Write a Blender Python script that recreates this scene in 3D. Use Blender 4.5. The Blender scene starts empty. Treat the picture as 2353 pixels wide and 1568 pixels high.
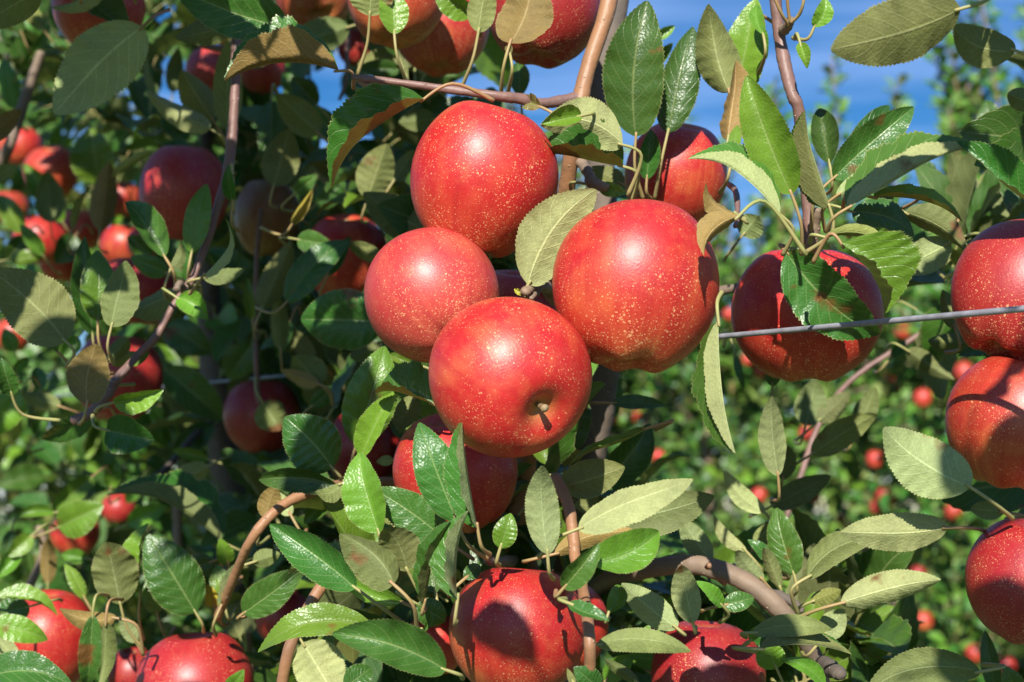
import bpy, math, random
import numpy as np
from mathutils import Vector, Matrix, Quaternion

S = bpy.context.scene
C = S.collection
R = math.radians

# ------------------------------------------------------------------ camera, sky, sun, exposure
PITCH = R(6.0)
CAM_POS = Vector((0.0, 0.0, 1.62))
cam_data = bpy.data.cameras.new('camera')
cam = bpy.data.objects.new('camera', cam_data)
C.objects.link(cam)
cam.location = CAM_POS
cam.rotation_euler = (R(90) + PITCH, 0, 0)
cam_data.sensor_width = 36
cam_data.lens = 55
cam_data.clip_start = 0.02
cam_data.clip_end = 2000
cam_data.dof.use_dof = True
cam_data.dof.focus_distance = 0.86
cam_data.dof.aperture_fstop = 10
S.camera = cam

SUN_EL, SUN_AZ = R(31), R(188)          # azimuth clockwise from +Y: behind the camera, a little to its left
SDIR = Vector((math.sin(SUN_AZ) * math.cos(SUN_EL), math.cos(SUN_AZ) * math.cos(SUN_EL), math.sin(SUN_EL)))

world = bpy.data.worlds.new('World')
S.world = world
world.use_nodes = True
wn, wl = world.node_tree.nodes, world.node_tree.links
bg = wn['Background']
sky = wn.new('ShaderNodeTexSky')
sky.sky_type = 'NISHITA'
sky.sun_disc = False
sky.sun_elevation = SUN_EL
sky.sun_rotation = SUN_AZ
sky.altitude = 300
sky.air_density = 1.0
sky.dust_density = 0.0
sky.ozone_density = 4.0
# thin cirrus drawn across the whole sky
tc = wn.new('ShaderNodeTexCoord')
mp = wn.new('ShaderNodeMapping')
mp.inputs['Rotation'].default_value = (0, R(14), R(0))
mp.inputs['Scale'].default_value = (1.3, 1.3, 17)
nz = wn.new('ShaderNodeTexNoise')
nz.inputs['Scale'].default_value = 2.6
nz.inputs['Detail'].default_value = 6
nz.inputs['Roughness'].default_value = 0.55
cr = wn.new('ShaderNodeValToRGB')
cr.color_ramp.elements[0].position = 0.40
cr.color_ramp.elements[1].position = 0.72
cr.color_ramp.elements[1].color = (0.6, 0.6, 0.6, 1)
mx = wn.new('ShaderNodeMix')
mx.data_type = 'RGBA'
hs = wn.new('ShaderNodeHueSaturation')
hs.inputs['Saturation'].default_value = 1.34
hs.inputs['Value'].default_value = 1.0
hs.inputs['Hue'].default_value = 0.506
wl.new(tc.outputs['Generated'], mp.inputs['Vector'])
wl.new(mp.outputs['Vector'], nz.inputs['Vector'])
wl.new(nz.outputs['Fac'], cr.inputs['Fac'])
wl.new(sky.outputs['Color'], hs.inputs['Color'])
wl.new(cr.outputs['Color'], mx.inputs[0])
wl.new(hs.outputs['Color'], mx.inputs[6])
mx.inputs[7].default_value = (4.2, 6.4, 11.5, 1)
wl.new(mx.outputs[2], bg.inputs['Color'])
bg.inputs['Strength'].default_value = 0.066

sun_data = bpy.data.lights.new('sun', 'SUN')
sun_data.energy = 5.0
sun_data.angle = R(0.53)
sun_data.color = (1.0, 0.95, 0.86)
sun = bpy.data.objects.new('sun', sun_data)
C.objects.link(sun)
sun.rotation_euler = (-SDIR).to_track_quat('-Z', 'Y').to_euler()
sun.location = (-2, -8, 8)

S.view_settings.view_transform = 'Standard'
S.view_settings.look = 'None'
S.view_settings.gamma = 1
S.view_settings.exposure = 0.64
S.view_settings.use_curve_mapping = False
S.cycles.max_bounces = 6
S.cycles.diffuse_bounces = 2
S.cycles.transparent_max_bounces = 4

# ------------------------------------------------------------------ placing things seen in the photograph
FPX, CX, CY = 2353 * 55 / 36, 1176.5, 784.0
FWD = Vector((0, math.cos(PITCH), math.sin(PITCH)))
UP = Vector((0, -math.sin(PITCH), math.cos(PITCH)))
RIGHT = Vector((1, 0, 0))


def P(x, y, d):
    """a point at distance d along the view axis"""
    return CAM_POS + FWD * d + RIGHT * ((x - CX) / FPX * d) - UP * ((y - CY) / FPX * d)


def camvec(v):
    return (RIGHT * v[0] + UP * v[1] - FWD * v[2]).normalized()


def row_depth(x):
    """distance of the planted row along the view axis: it recedes to the left"""
    return 0.5876 / max(0.05, 0.866 * (x - CX) / FPX + 0.5)


rng = random.Random(11)
nrng = np.random.default_rng(5)


def project(p):
    q = p - CAM_POS
    d = q.dot(FWD)
    if d < 0.02:
        return (-9999, -9999, d)
    return (CX + q.dot(RIGHT) / d * FPX, CY - q.dot(UP) / d * FPX, d)


# ------------------------------------------------------------------ materials
def new_mat(name):
    m = bpy.data.materials.new(name)
    m.use_nodes = True
    n = m.node_tree.nodes
    return m, n, m.node_tree.links, n['Principled BSDF']


def math_node(n, l, op, a, b=None, clamp=False):
    q = n.new('ShaderNodeMath')
    q.operation = op
    q.use_clamp = clamp
    for i, v in enumerate((a, b)):
        if v is None:
            continue
        if isinstance(v, (int, float)):
            q.inputs[i].default_value = v
        else:
            l.new(v, q.inputs[i])
    return q.outputs[0]


def mix_col(n, l, fac, a, b, mode='MIX'):
    q = n.new('ShaderNodeMix')
    q.data_type = 'RGBA'
    q.blend_type = mode
    for i, v in ((0, fac), (6, a), (7, b)):
        if isinstance(v, (int, float)):
            q.inputs[i].default_value = v
        elif isinstance(v, tuple):
            q.inputs[i].default_value = (v + (1,))[:4]
        else:
            l.new(v, q.inputs[i])
    return q.outputs[2]


def leaf_mat(name, up, under, vein_up=(0.30, 0.38, 0.14), rough=0.36, trans=0.15, hue_var=0.018, blotch=0.0):
    m, n, l, bsdf = new_mat(name)
    uv = n.new('ShaderNodeUVMap')
    sep = n.new('ShaderNodeSeparateXYZ')
    l.new(uv.outputs['UV'], sep.inputs[0])
    # u runs 0..1 across the blade: distance from the midrib
    ctr = math_node(n, l, 'SUBTRACT', sep.outputs[0], 0.5)
    dist = math_node(n, l, 'MULTIPLY', math_node(n, l, 'ABSOLUTE', ctr), 2.0)
    mid = math_node(n, l, 'SUBTRACT', 1.0, math_node(n, l, 'MULTIPLY', dist, 16.0), True)
    # side veins curve towards the tip
    curve = math_node(n, l, 'MULTIPLY', math_node(n, l, 'POWER', dist, 1.25), 0.30)
    ph = math_node(n, l, 'MULTIPLY', math_node(n, l, 'SUBTRACT', sep.outputs[1], curve), 8.0)
    side = math_node(n, l, 'MULTIPLY', math_node(n, l, 'GREATER_THAN', ctr, 0.0), 0.45)
    fr = math_node(n, l, 'FRACT', math_node(n, l, 'ADD', math_node(n, l, 'ADD', ph, side), 20.0))
    tri = math_node(n, l, 'ABSOLUTE', math_node(n, l, 'SUBTRACT', fr, 0.5))
    vein = math_node(n, l, 'SUBTRACT', 1.0, math_node(n, l, 'MULTIPLY', tri, 15.0), True)
    veins = math_node(n, l, 'MAXIMUM', mid, math_node(n, l, 'MULTIPLY', vein, 0.55))
    geo = n.new('ShaderNodeNewGeometry')
    back = geo.outputs['Backfacing']
    tcd = n.new('ShaderNodeTexCoord')
    nz = n.new('ShaderNodeTexNoise')
    nz.inputs['Scale'].default_value = 55
    nz.inputs['Detail'].default_value = 4
    l.new(tcd.outputs['Object'], nz.inputs['Vector'])
    fine = n.new('ShaderNodeTexVoronoi')
    fine.inputs['Scale'].default_value = 650
    l.new(tcd.outputs['Object'], fine.inputs['Vector'])
    oi = n.new('ShaderNodeObjectInfo')
    cu = mix_col(n, l, math_node(n, l, 'MULTIPLY', veins, 0.55), up, vein_up)
    cd = mix_col(n, l, veins, under, tuple(min(1, c * 1.6 + 0.07) for c in under))
    # pores of the downy underside
    cd = mix_col(n, l, math_node(n, l, 'MULTIPLY', fine.outputs['Distance'], 0.45, True), cd, tuple(c * 0.55 for c in under))
    col = mix_col(n, l, back, cu, cd)
    var = n.new('ShaderNodeHueSaturation')
    l.new(col, var.inputs['Color'])
    l.new(math_node(n, l, 'ADD', 0.5 - hue_var, math_node(n, l, 'MULTIPLY', oi.outputs['Random'], 2 * hue_var)), var.inputs['Hue'])
    rv = math_node(n, l, 'FRACT', math_node(n, l, 'MULTIPLY', oi.outputs['Random'], 7.31))
    nv = math_node(n, l, 'MULTIPLY', nz.outputs['Fac'], 0.7)
    l.new(math_node(n, l, 'ADD', math_node(n, l, 'ADD', 0.42, nv), math_node(n, l, 'MULTIPLY', rv, 0.5)), var.inputs['Value'])
    var.inputs['Saturation'].default_value = 1.0
    col = var.outputs['Color']
    # brown specks and russet margins on some of the leaves
    nz2 = n.new('ShaderNodeTexNoise')
    nz2.inputs['Scale'].default_value = 38
    nz2.inputs['Detail'].default_value = 3
    off = n.new('ShaderNodeVectorMath')
    off.operation = 'ADD'
    l.new(tcd.outputs['Object'], off.inputs[0])
    l.new(oi.outputs['Random'], off.inputs[1])
    l.new(off.outputs[0], nz2.inputs['Vector'])
    sp = math_node(n, l, 'MULTIPLY', math_node(n, l, 'SUBTRACT', nz2.outputs['Fac'], 0.665 - blotch), 14.0, True)
    col = mix_col(n, l, sp, col, (0.16, 0.07, 0.02))
    edge = math_node(n, l, 'MULTIPLY', math_node(n, l, 'SUBTRACT', dist, 0.955), 30.0, True)
    col = mix_col(n, l, math_node(n, l, 'MULTIPLY', edge, 0.5), col, (0.36, 0.34, 0.14))
    l.new(col, bsdf.inputs['Base Color'])
    rg = math_node(n, l, 'ADD', rough, math_node(n, l, 'MULTIPLY', back, 0.38))
    l.new(rg, bsdf.inputs['Roughness'])
    bsdf.inputs['Specular IOR Level'].default_value = 0.5
    # relief: ribs sunk above and proud below, quilted tissue between
    h = math_node(n, l, 'ADD', math_node(n, l, 'MULTIPLY', veins, -0.8), math_node(n, l, 'MULTIPLY', fine.outputs['Distance'], 0.5))
    h = math_node(n, l, 'ADD', h, math_node(n, l, 'MULTIPLY', nz.outputs['Fac'], 1.0))
    bp = n.new('ShaderNodeBump')
    bp.inputs['Strength'].default_value = 0.55
    bp.inputs['Distance'].default_value = 0.0007
    l.new(h, bp.inputs['Height'])
    l.new(bp.outputs['Normal'], bsdf.inputs['Normal'])
    tr = n.new('ShaderNodeBsdfTranslucent')
    tcol = mix_col(n, l, 0.55, col, (0.20, 0.30, 0.03))
    l.new(tcol, tr.inputs['Color'])
    ms = n.new('ShaderNodeMixShader')
    ms.inputs[0].default_value = trans
    l.new(bsdf.outputs[0], ms.inputs[1])
    l.new(tr.outputs[0], ms.inputs[2])
    l.new(ms.outputs[0], n['Material Output'].inputs['Surface'])
    return m


LM = {
    'g': leaf_mat('leaf_mature', (0.045, 0.122, 0.018), (0.165, 0.200, 0.062)),
    'y': leaf_mat('leaf_young', (0.115, 0.240, 0.020), (0.260, 0.300, 0.065)),
    'l': leaf_mat('leaf_olive_back', (0.045, 0.145, 0.016), (0.185, 0.212, 0.058)),
    'o': leaf_mat('leaf_russet_warmlit_back', (0.045, 0.145, 0.016), (0.270, 0.175, 0.050), hue_var=0.01),  # orange back: autumn brown, plus warm reflected and translucent light put into the colour
    'p': leaf_mat('leaf_pale_back', (0.060, 0.165, 0.022), (0.335, 0.385, 0.150)),
    'Y': leaf_mat('leaf_yellowed', (0.380, 0.330, 0.030), (0.400, 0.340, 0.080)),
    'n': leaf_mat('leaf_withered', (0.150, 0.120, 0.040), (0.260, 0.180, 0.080), blotch=0.15),
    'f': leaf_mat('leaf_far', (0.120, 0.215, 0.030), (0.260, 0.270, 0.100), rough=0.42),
}


def simple_mat(name, c1, c2, scale=60, rough=0.6, bump=0.3, dist=0.0008, stretch=(1, 1, 1), spec=0.4):
    m, n, l, b = new_mat(name)
    tcd = n.new('ShaderNodeTexCoord')
    mp = n.new('ShaderNodeMapping')
    mp.inputs['Scale'].default_value = stretch
    nz = n.new('ShaderNodeTexNoise')
    nz.inputs['Scale'].default_value = scale
    nz.inputs['Detail'].default_value = 5
    l.new(tcd.outputs['Object'], mp.inputs[0])
    l.new(mp.outputs[0], nz.inputs['Vector'])
    rp = n.new('ShaderNodeValToRGB')
    rp.color_ramp.elements[0].position = 0.32
    rp.color_ramp.elements[1].position = 0.68
    rp.color_ramp.elements[0].color = c1 + (1,)
    rp.color_ramp.elements[1].color = c2 + (1,)
    l.new(nz.outputs['Fac'], rp.inputs[0])
    l.new(rp.outputs[0], b.inputs['Base Color'])
    b.inputs['Roughness'].default_value = rough
    b.inputs['Specular IOR Level'].default_value = spec
    bp = n.new('ShaderNodeBump')
    bp.inputs['Strength'].default_value = bump
    bp.inputs['Distance'].default_value = dist
    l.new(nz.outputs['Fac'], bp.inputs['Height'])
    l.new(bp.outputs[0], b.inputs['Normal'])
    return m


def bark_mat(name, c1, c2, speck=(0.55, 0.42, 0.30), rough=0.5, rings=True):
    m, n, l, b = new_mat(name)
    tcd = n.new('ShaderNodeTexCoord')
    nz = n.new('ShaderNodeTexNoise')
    nz.inputs['Scale'].default_value = 70
    nz.inputs['Detail'].default_value = 6
    l.new(tcd.outputs['Object'], nz.inputs['Vector'])
    n2 = n.new('ShaderNodeTexNoise')
    n2.inputs['Scale'].default_value = 16
    l.new(tcd.outputs['Object'], n2.inputs['Vector'])
    vo = n.new('ShaderNodeTexVoronoi')
    vo.inputs['Scale'].default_value = 150
    l.new(tcd.outputs['Object'], vo.inputs['Vector'])
    col = mix_col(n, l, nz.outputs['Fac'], c1, c2)
    col = mix_col(n, l, math_node(n, l, 'MULTIPLY', math_node(n, l, 'SUBTRACT', n2.outputs['Fac'], 0.5), 3.6, True), col,
                  tuple(c * 0.42 + 0.04 for c in c1))
    dots = math_node(n, l, 'MULTIPLY', math_node(n, l, 'SUBTRACT', 0.12, vo.outputs['Distance']), 12.0, True)
    col = mix_col(n, l, dots, col, speck)
    l.new(col, b.inputs['Base Color'])
    b.inputs['Roughness'].default_value = rough
    h = math_node(n, l, 'ADD', nz.outputs['Fac'], math_node(n, l, 'MULTIPLY', dots, 0.6))
    bp = n.new('ShaderNodeBump')
    bp.inputs['Strength'].default_value = 0.8
    bp.inputs['Distance'].default_value = 0.0022
    l.new(h, bp.inputs['Height'])
    l.new(bp.outputs[0], b.inputs['Normal'])
    return m


BARK_YOUNG = bark_mat('bark_young', (0.36, 0.16, 0.07), (0.30, 0.17, 0.09))
BARK_GREY = bark_mat('bark_grey', (0.20, 0.135, 0.085), (0.31, 0.22, 0.15), rough=0.65)
BARK_TRUNK = bark_mat('bark_trunk', (0.09, 0.07, 0.055), (0.19, 0.145, 0.11), rough=0.8)
BARK_DARK = bark_mat('bark_purple', (0.17, 0.085, 0.07), (0.24, 0.14, 0.11), rough=0.5)
PETIOLE_G = simple_mat('petiole_green', (0.26, 0.30, 0.09), (0.38, 0.30, 0.13), 40, 0.5)
PETIOLE_R = simple_mat('petiole_red', (0.36, 0.17, 0.09), (0.34, 0.28, 0.11), 30, 0.5)
CALYX = simple_mat('dry_calyx', (0.03, 0.022, 0.015), (0.12, 0.08, 0.04), 8, 0.8)
STEM = simple_mat('apple_stalk', (0.20, 0.12, 0.05), (0.46, 0.38, 0.22), 5, 0.6)
WIRE = simple_mat('galvanised_wire', (0.20, 0.20, 0.225), (0.31, 0.31, 0.35), 120, 0.42, spec=0.6)


def apple_mat(name, red, warm, blush=0.5, dark=0.0):
    m, n, l, b = new_mat(name)
    tcd = n.new('ShaderNodeTexCoord')
    oi = n.new('ShaderNodeObjectInfo')
    off = n.new('ShaderNodeVectorMath')
    off.operation = 'MULTIPLY_ADD'
    off.inputs[1].default_value = (17, 11, 13)
    l.new(oi.outputs['Random'], off.inputs[0])
    l.new(tcd.outputs['Object'], off.inputs[2])
    vec = off.outputs[0]
    uv = n.new('ShaderNodeUVMap')
    sep = n.new('ShaderNodeSeparateXYZ')
    l.new(uv.outputs['UV'], sep.inputs[0])
    # streaks running from stalk to eye
    st = n.new('ShaderNodeTexNoise')
    st.noise_dimensions = '4D'
    st.inputs['Scale'].default_value = 1.0
    st.inputs['Detail'].default_value = 5
    st.inputs['Roughness'].default_value = 0.6
    sxyz = n.new('ShaderNodeSeparateXYZ')
    l.new(tcd.outputs['Object'], sxyz.inputs[0])
    ang = math_node(n, l, 'ARCTAN2', sxyz.outputs[1], sxyz.outputs[0])
    cmb = n.new('ShaderNodeCombineXYZ')
    l.new(math_node(n, l, 'MULTIPLY', math_node(n, l, 'SINE', ang), 9.0), cmb.inputs[0])
    l.new(math_node(n, l, 'MULTIPLY', math_node(n, l, 'COSINE', ang), 9.0), cmb.inputs[1])
    l.new(math_node(n, l, 'MULTIPLY', sep.outputs[1], 2.2), cmb.inputs[2])
    l.new(cmb.outputs[0], st.inputs['Vector'])
    l.new(math_node(n, l, 'MULTIPLY', oi.outputs['Random'], 50.0), st.inputs['W'])
    big = n.new('ShaderNodeTexNoise')
    big.inputs['Scale'].default_value = 1.1
    big.inputs['Detail'].default_value = 2
    l.new(vec, big.inputs['Vector'])
    # how much of the warm ground colour shows: near the eye and in patches
    eye = math_node(n, l, 'MULTIPLY', math_node(n, l, 'SUBTRACT', sep.outputs[1], 0.56), 2.3, True)
    patch = math_node(n, l, 'MULTIPLY', math_node(n, l, 'SUBTRACT', big.outputs['Fac'], 0.52), 3.4, True)
    strk = math_node(n, l, 'MULTIPLY', math_node(n, l, 'SUBTRACT', st.outputs['Fac'], 0.40), 2.4, True)
    g = math_node(n, l, 'MULTIPLY', math_node(n, l, 'ADD', math_node(n, l, 'MULTIPLY', eye, 0.8), patch), math_node(n, l, 'ADD', 0.25, strk))
    g = math_node(n, l, 'MULTIPLY', g, blush, True)
    deep = tuple(c * 0.72 for c in red)
    col = mix_col(n, l, math_node(n, l, 'MULTIPLY', math_node(n, l, 'SUBTRACT', 0.60, st.outputs['Fac']), 2.0, True), red, deep)
    col = mix_col(n, l, g, col, warm)
    # mottling of the skin
    mt = n.new('ShaderNodeTexNoise')
    mt.inputs['Scale'].default_value = 4.5
    mt.inputs['Detail'].default_value = 6
    mt.inputs['Roughness'].default_value = 0.65
    l.new(vec, mt.inputs['Vector'])
    col = mix_col(n, l, math_node(n, l, 'MULTIPLY', math_node(n, l, 'SUBTRACT', mt.outputs['Fac'], 0.46), 2.2, True), col, tuple(0.72 * a + 0.28 * b_ for a, b_ in zip(red, warm)))
    # lenticels
    sz = n.new('ShaderNodeTexNoise')
    sz.inputs['Scale'].default_value = 2.0
    l.new(vec, sz.inputs['Vector'])
    for sc, r0 in ((13.0, 0.19), (23.0, 0.225), (40.0, 0.26)):
        vo = n.new('ShaderNodeTexVoronoi')
        vo.inputs['Scale'].default_value = sc
        l.new(vec, vo.inputs['Vector'])
        rad = math_node(n, l, 'MULTIPLY', math_node(n, l, 'ADD', 0.0, math_node(n, l, 'ADD', math_node(n, l, 'MULTIPLY', sz.outputs['Fac'], 1.45), math_node(n, l, 'MULTIPLY', eye, 0.55))), r0)
        sep2 = n.new('ShaderNodeSeparateXYZ')
        l.new(vo.outputs['Color'], sep2.inputs[0])
        rad = math_node(n, l, 'MULTIPLY', rad, math_node(n, l, 'ADD', 0.35, sep2.outputs[0]))
        dot = math_node(n, l, 'MULTIPLY', math_node(n, l, 'SUBTRACT', rad, vo.outputs['Distance']), 15.0, True)
        col = mix_col(n, l, math_node(n, l, 'MULTIPLY', dot, 0.62), col, (0.84, 0.46, 0.22))
    # russeted stalk cavity
    cav = math_node(n, l, 'MULTIPLY', math_node(n, l, 'SUBTRACT', 0.085, sep.outputs[1]), 14.0, True)
    col = mix_col(n, l, math_node(n, l, 'MULTIPLY', cav, 0.8), col, (0.34, 0.22, 0.06))
    cav2 = math_node(n, l, 'MULTIPLY', math_node(n, l, 'SUBTRACT', sep.outputs[1], 0.915), 13.0, True)
    col = mix_col(n, l, math_node(n, l, 'MULTIPLY', cav2, 0.75), col, (0.36, 0.23, 0.06))
    hsv = n.new('ShaderNodeHueSaturation')
    l.new(col, hsv.inputs['Color'])
    l.new(math_node(n, l, 'ADD', 0.84, math_node(n, l, 'MULTIPLY', oi.outputs['Random'], 0.3)), hsv.inputs['Value'])
    l.new(hsv.outputs[0], b.inputs['Base Color'])
    l.new(math_node(n, l, 'ADD', 0.33, math_node(n, l, 'MULTIPLY', mt.outputs['Fac'], 0.26)), b.inputs['Roughness'])
    b.inputs['Specular IOR Level'].default_value = 0.55
    b.inputs['Coat Weight'].default_value = 0.22
    b.inputs['Coat Roughness'].default_value = 0.36
    fn = n.new('ShaderNodeTexNoise')
    fn.inputs['Scale'].default_value = 34
    fn.inputs['Detail'].default_value = 3
    l.new(vec, fn.inputs['Vector'])
    bp = n.new('ShaderNodeBump')
    bp.inputs['Strength'].default_value = 0.07
    bp.inputs['Distance'].default_value = 0.02
    l.new(fn.outputs['Fac'], bp.inputs['Height'])
    l.new(bp.outputs[0], b.inputs['Normal'])
    return m


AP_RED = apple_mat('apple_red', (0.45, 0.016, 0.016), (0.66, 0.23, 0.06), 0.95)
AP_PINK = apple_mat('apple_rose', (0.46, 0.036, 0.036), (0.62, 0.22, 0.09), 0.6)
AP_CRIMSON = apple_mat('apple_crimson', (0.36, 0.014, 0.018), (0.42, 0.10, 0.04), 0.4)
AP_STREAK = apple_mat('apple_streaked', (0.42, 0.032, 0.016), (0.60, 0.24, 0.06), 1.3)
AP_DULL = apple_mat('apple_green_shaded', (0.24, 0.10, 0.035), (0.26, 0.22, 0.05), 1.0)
AP_FAR = apple_mat('apple_far', (0.48, 0.028, 0.020), (0.60, 0.15, 0.05), 0.9)


# ------------------------------------------------------------------ mesh helpers
def mesh_obj(name, verts, faces, mats, parent=None, origin=None, uvs=None, midx=None, smooth=True):
    me = bpy.data.meshes.new(name)
    o0 = Vector(origin) if origin is not None else Vector((0, 0, 0))
    va = np.asarray([tuple(v) for v in verts], dtype=np.float64) - np.array(o0)
    me.from_pydata(va.tolist(), [], faces)
    for m in (mats if isinstance(mats, (list, tuple)) else [mats]):
        me.materials.append(m)
    if uvs is not None:
        ul = me.uv_layers.new(name='UVMap')
        li = np.empty(len(me.loops), dtype=np.int32)
        me.loops.foreach_get('vertex_index', li)
        ul.data.foreach_set('uv', np.asarray(uvs, dtype=np.float32)[li].ravel())
    if midx is not None:
        me.polygons.foreach_set('material_index', np.asarray(midx, dtype=np.int32))
    if smooth:
        me.polygons.foreach_set('use_smooth', np.ones(len(me.polygons), dtype=bool))
    me.update()
    o = bpy.data.objects.new(name, me)
    C.objects.link(o)
    if parent is not None:
        o.parent = parent
        o.location = o0 - world_loc(parent)
    else:
        o.location = o0
    return o


WL = {}


def world_loc(o):
    if o.parent is None:
        return Vector(o.location)
    return world_loc(o.parent) + Vector(o.location)


def link(o, parent=None):
    C.objects.link(o)
    if parent is not None:
        o.parent = parent
    return o


def tag(o, label, cat, group=None):
    o['label'] = label
    o['category'] = cat
    if group:
        o['group'] = group


def spline(pts, n):
    """Catmull-Rom through points (Vector, radius)"""
    k = len(pts)
    if k == 2:
        return [(pts[0][0].lerp(pts[1][0], i / n), pts[0][1] + (pts[1][1] - pts[0][1]) * i / n) for i in range(n + 1)]
    out = []
    for i in range(k - 1):
        p0, p1, p2, p3 = pts[max(i - 1, 0)], pts[i], pts[i + 1], pts[min(i + 2, k - 1)]
        for j in range(n):
            t = j / n
            a = p1[0] * 2 + (p2[0] - p0[0]) * t + (p0[0] * 2 - p1[0] * 5 + p2[0] * 4 - p3[0]) * t * t + \
                (p1[0] * 3 - p0[0] - p2[0] * 3 + p3[0]) * t ** 3
            out.append((a * 0.5, p1[1] + (p2[1] - p1[1]) * t))
    out.append(pts[-1])
    return out


def tube_geo(path, sides=8, knob=0.0, seed=0, cap=True):
    rr = random.Random(seed)
    verts, faces = [], []
    nrm = None
    n = len(path)
    phase = [rr.uniform(0, 6.28) for _ in range(4)]
    for i, (p, r) in enumerate(path):
        t = (path[min(i + 1, n - 1)][0] - path[max(i - 1, 0)][0])
        if t.length < 1e-9:
            t = Vector((0, 0, 1))
        t.normalize()
        if nrm is None:
            nrm = t.orthogonal().normalized()
        else:
            nrm = (nrm - t * nrm.dot(t))
            nrm = nrm.normalized() if nrm.length > 1e-6 else t.orthogonal().normalized()
        b = t.cross(nrm)
        rk = r * (1 + knob * (0.6 * math.sin(i * 0.9 + phase[0]) + 0.5 * math.sin(i * 2.3 + phase[1]) + rr.uniform(-.35, .35)))
        for s in range(sides):
            a = 2 * math.pi * s / sides
            e = 1 + knob * 0.7 * math.sin(2 * a + phase[2] + i * 0.35)
            verts.append(p + (nrm * math.cos(a) + b * math.sin(a)) * rk * e)
    for i in range(n - 1):
        for s in range(sides):
            s2 = (s + 1) % sides
            faces.append((i * sides + s, i * sides + s2, (i + 1) * sides + s2, (i + 1) * sides + s))
    if cap:
        for i in (0, n - 1):
            c = len(verts)
            d = path[1][0] - path[0][0] if i == 0 else path[-2][0] - path[-1][0]
            verts.append(path[i][0] - d.normalized() * path[i][1] * 0.4)
            for s in range(sides):
                s2 = (s + 1) % sides
                faces.append((c, i * sides + s2, i * sides + s) if i == 0 else (c, i * sides + s, i * sides + s2))
    return verts, faces


def tube(name, pts, mat, parent=None, n=6, sides=10, knob=0.0, seed=0, origin=None):
    v, f = tube_geo(spline(pts, n), sides, knob, seed)
    return mesh_obj(name, v, f, mat, parent, origin if origin is not None else pts[0][0])


def blade_profile(s):
    return (s ** 0.58) * ((1 - s) ** 0.80) / 0.3862 if 0 < s < 1 else 0.0


_PK = max(blade_profile(i / 200) for i in range(201))


def blade_geo(B, T, n0, hw, fold=15, bowv=None, bow=0, curl=0.05, twist=0, rows=36, cols=4, teeth=0.05, seed=0, wave=0.06, cup=0.0, lop=0.0):
    """leaf blade from B to T: n0 is the normal of the upper face; the halves rise by fold degrees towards it"""
    rr = random.Random(seed)
    u = (T - B)
    L = u.length
    u = u / L
    n0 = (n0 - u * n0.dot(u)).normalized()
    ph, ph2, fq = rr.uniform(0, 6.3), rr.uniform(0, 6.3), rr.uniform(2.2, 3.6)
    asym = rr.uniform(-0.05, 0.05) + lop
    tipc = rr.uniform(-0.1, 0.8)
    verts, uvs, faces = [], [], []
    tcs = [i / cols for i in range(-cols, cols + 1)]
    for i in range(rows + 1):
        s = i / rows
        hwid = hw * blade_profile(s) / _PK
        q = Quaternion(u, R(twist) * (s - 0.3))
        n = q @ n0
        lat = u.cross(n)
        c = B + u * (L * s) + n0 * (curl * L * (4 * s * (1 - s)) * (0.75 + 0.5 * s))
        c = c - n0 * (tipc * L * max(0.0, s - 0.55) ** 2)
        if bowv is not None:
            c = c + bowv * (bow * L * 4 * s * (1 - s))
        saw = ((i % 2) * 2 - 1) * teeth
        for t in tcs:
            at = abs(t)
            w = hwid * (1 + (asym if t > 0 else -asym))
            if at > 0.99 and 0 < i < rows:
                w *= 1 + saw * rr.uniform(0.6, 1.3)
            fa = R(fold) + R(cup) * at
            x = math.copysign(at * w, t)
            rip = wave * w * at * at * math.sin(s * fq * 6.28 + (ph if t > 0 else ph2)) + 0.03 * w * math.sin(s * 8 * 6.28 - at * 4) * at
            v = c + lat * (x * math.cos(fa)) + n * (at * w * math.sin(fa) + rip)
            if at > 0.99 and i % 2 and 0 < i < rows:
                v = v + u * (0.3 * L / rows)
            verts.append(v)
            uvs.append((0.5 + 0.5 * t, s))
    k = len(tcs)
    for i in range(rows):
        for j in range(k - 1):
            a = i * k + j
            faces.append((a, a + 1, a + k + 1, a + k))
    # face order: make the normals agree with n0
    a, b, c_ = verts[faces[len(faces) // 2][0]], verts[faces[len(faces) // 2][1]], verts[faces[len(faces) // 2][2]]
    if (Vector(b) - Vector(a)).cross(Vector(c_) - Vector(b)).dot(n0) < 0:
        faces = [f[::-1] for f in faces]
    return verts, faces, uvs

# ------------------------------------------------------------------ ground
gm = simple_mat('orchard_grass', (0.035, 0.07, 0.015), (0.10, 0.12, 0.04), 3.0, 0.9, 0.8, 0.03)
gv, gf = [], []
GN = 40
for i in range(GN + 1):
    for j in range(GN + 1):
        fx, fy = (i / GN * 2 - 1), (j / GN * 2 - 1)
        x, y = 400 * fx * abs(fx), 400 * fy * abs(fy)
        gv.append((x, y, 0.03 * math.sin(x * 1.7) * math.cos(y * 1.3)))
for i in range(GN):
    for j in range(GN):
        a = i * (GN + 1) + j
        gf.append((a, a + GN + 1, a + GN + 2, a + 1))
ground = mesh_obj('ground', gv, gf, gm)
ground['kind'] = 'structure'

# ------------------------------------------------------------------ trees of the near row
ROW_DIR = Vector((-0.5, 0.866, 0))


def tree_root(x, y, label):
    e = bpy.data.objects.new('apple_tree', None)
    C.objects.link(e)
    e.location = (x, y, 0)
    e.empty_display_size = 0.2
    tag(e, label, 'tree')
    return e


def px_path(pts):
    """(x, y, d, width in px) -> points with radius"""
    return [(P(x, y, d), w * 0.5 * d / FPX) for x, y, d, w in pts]


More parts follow.
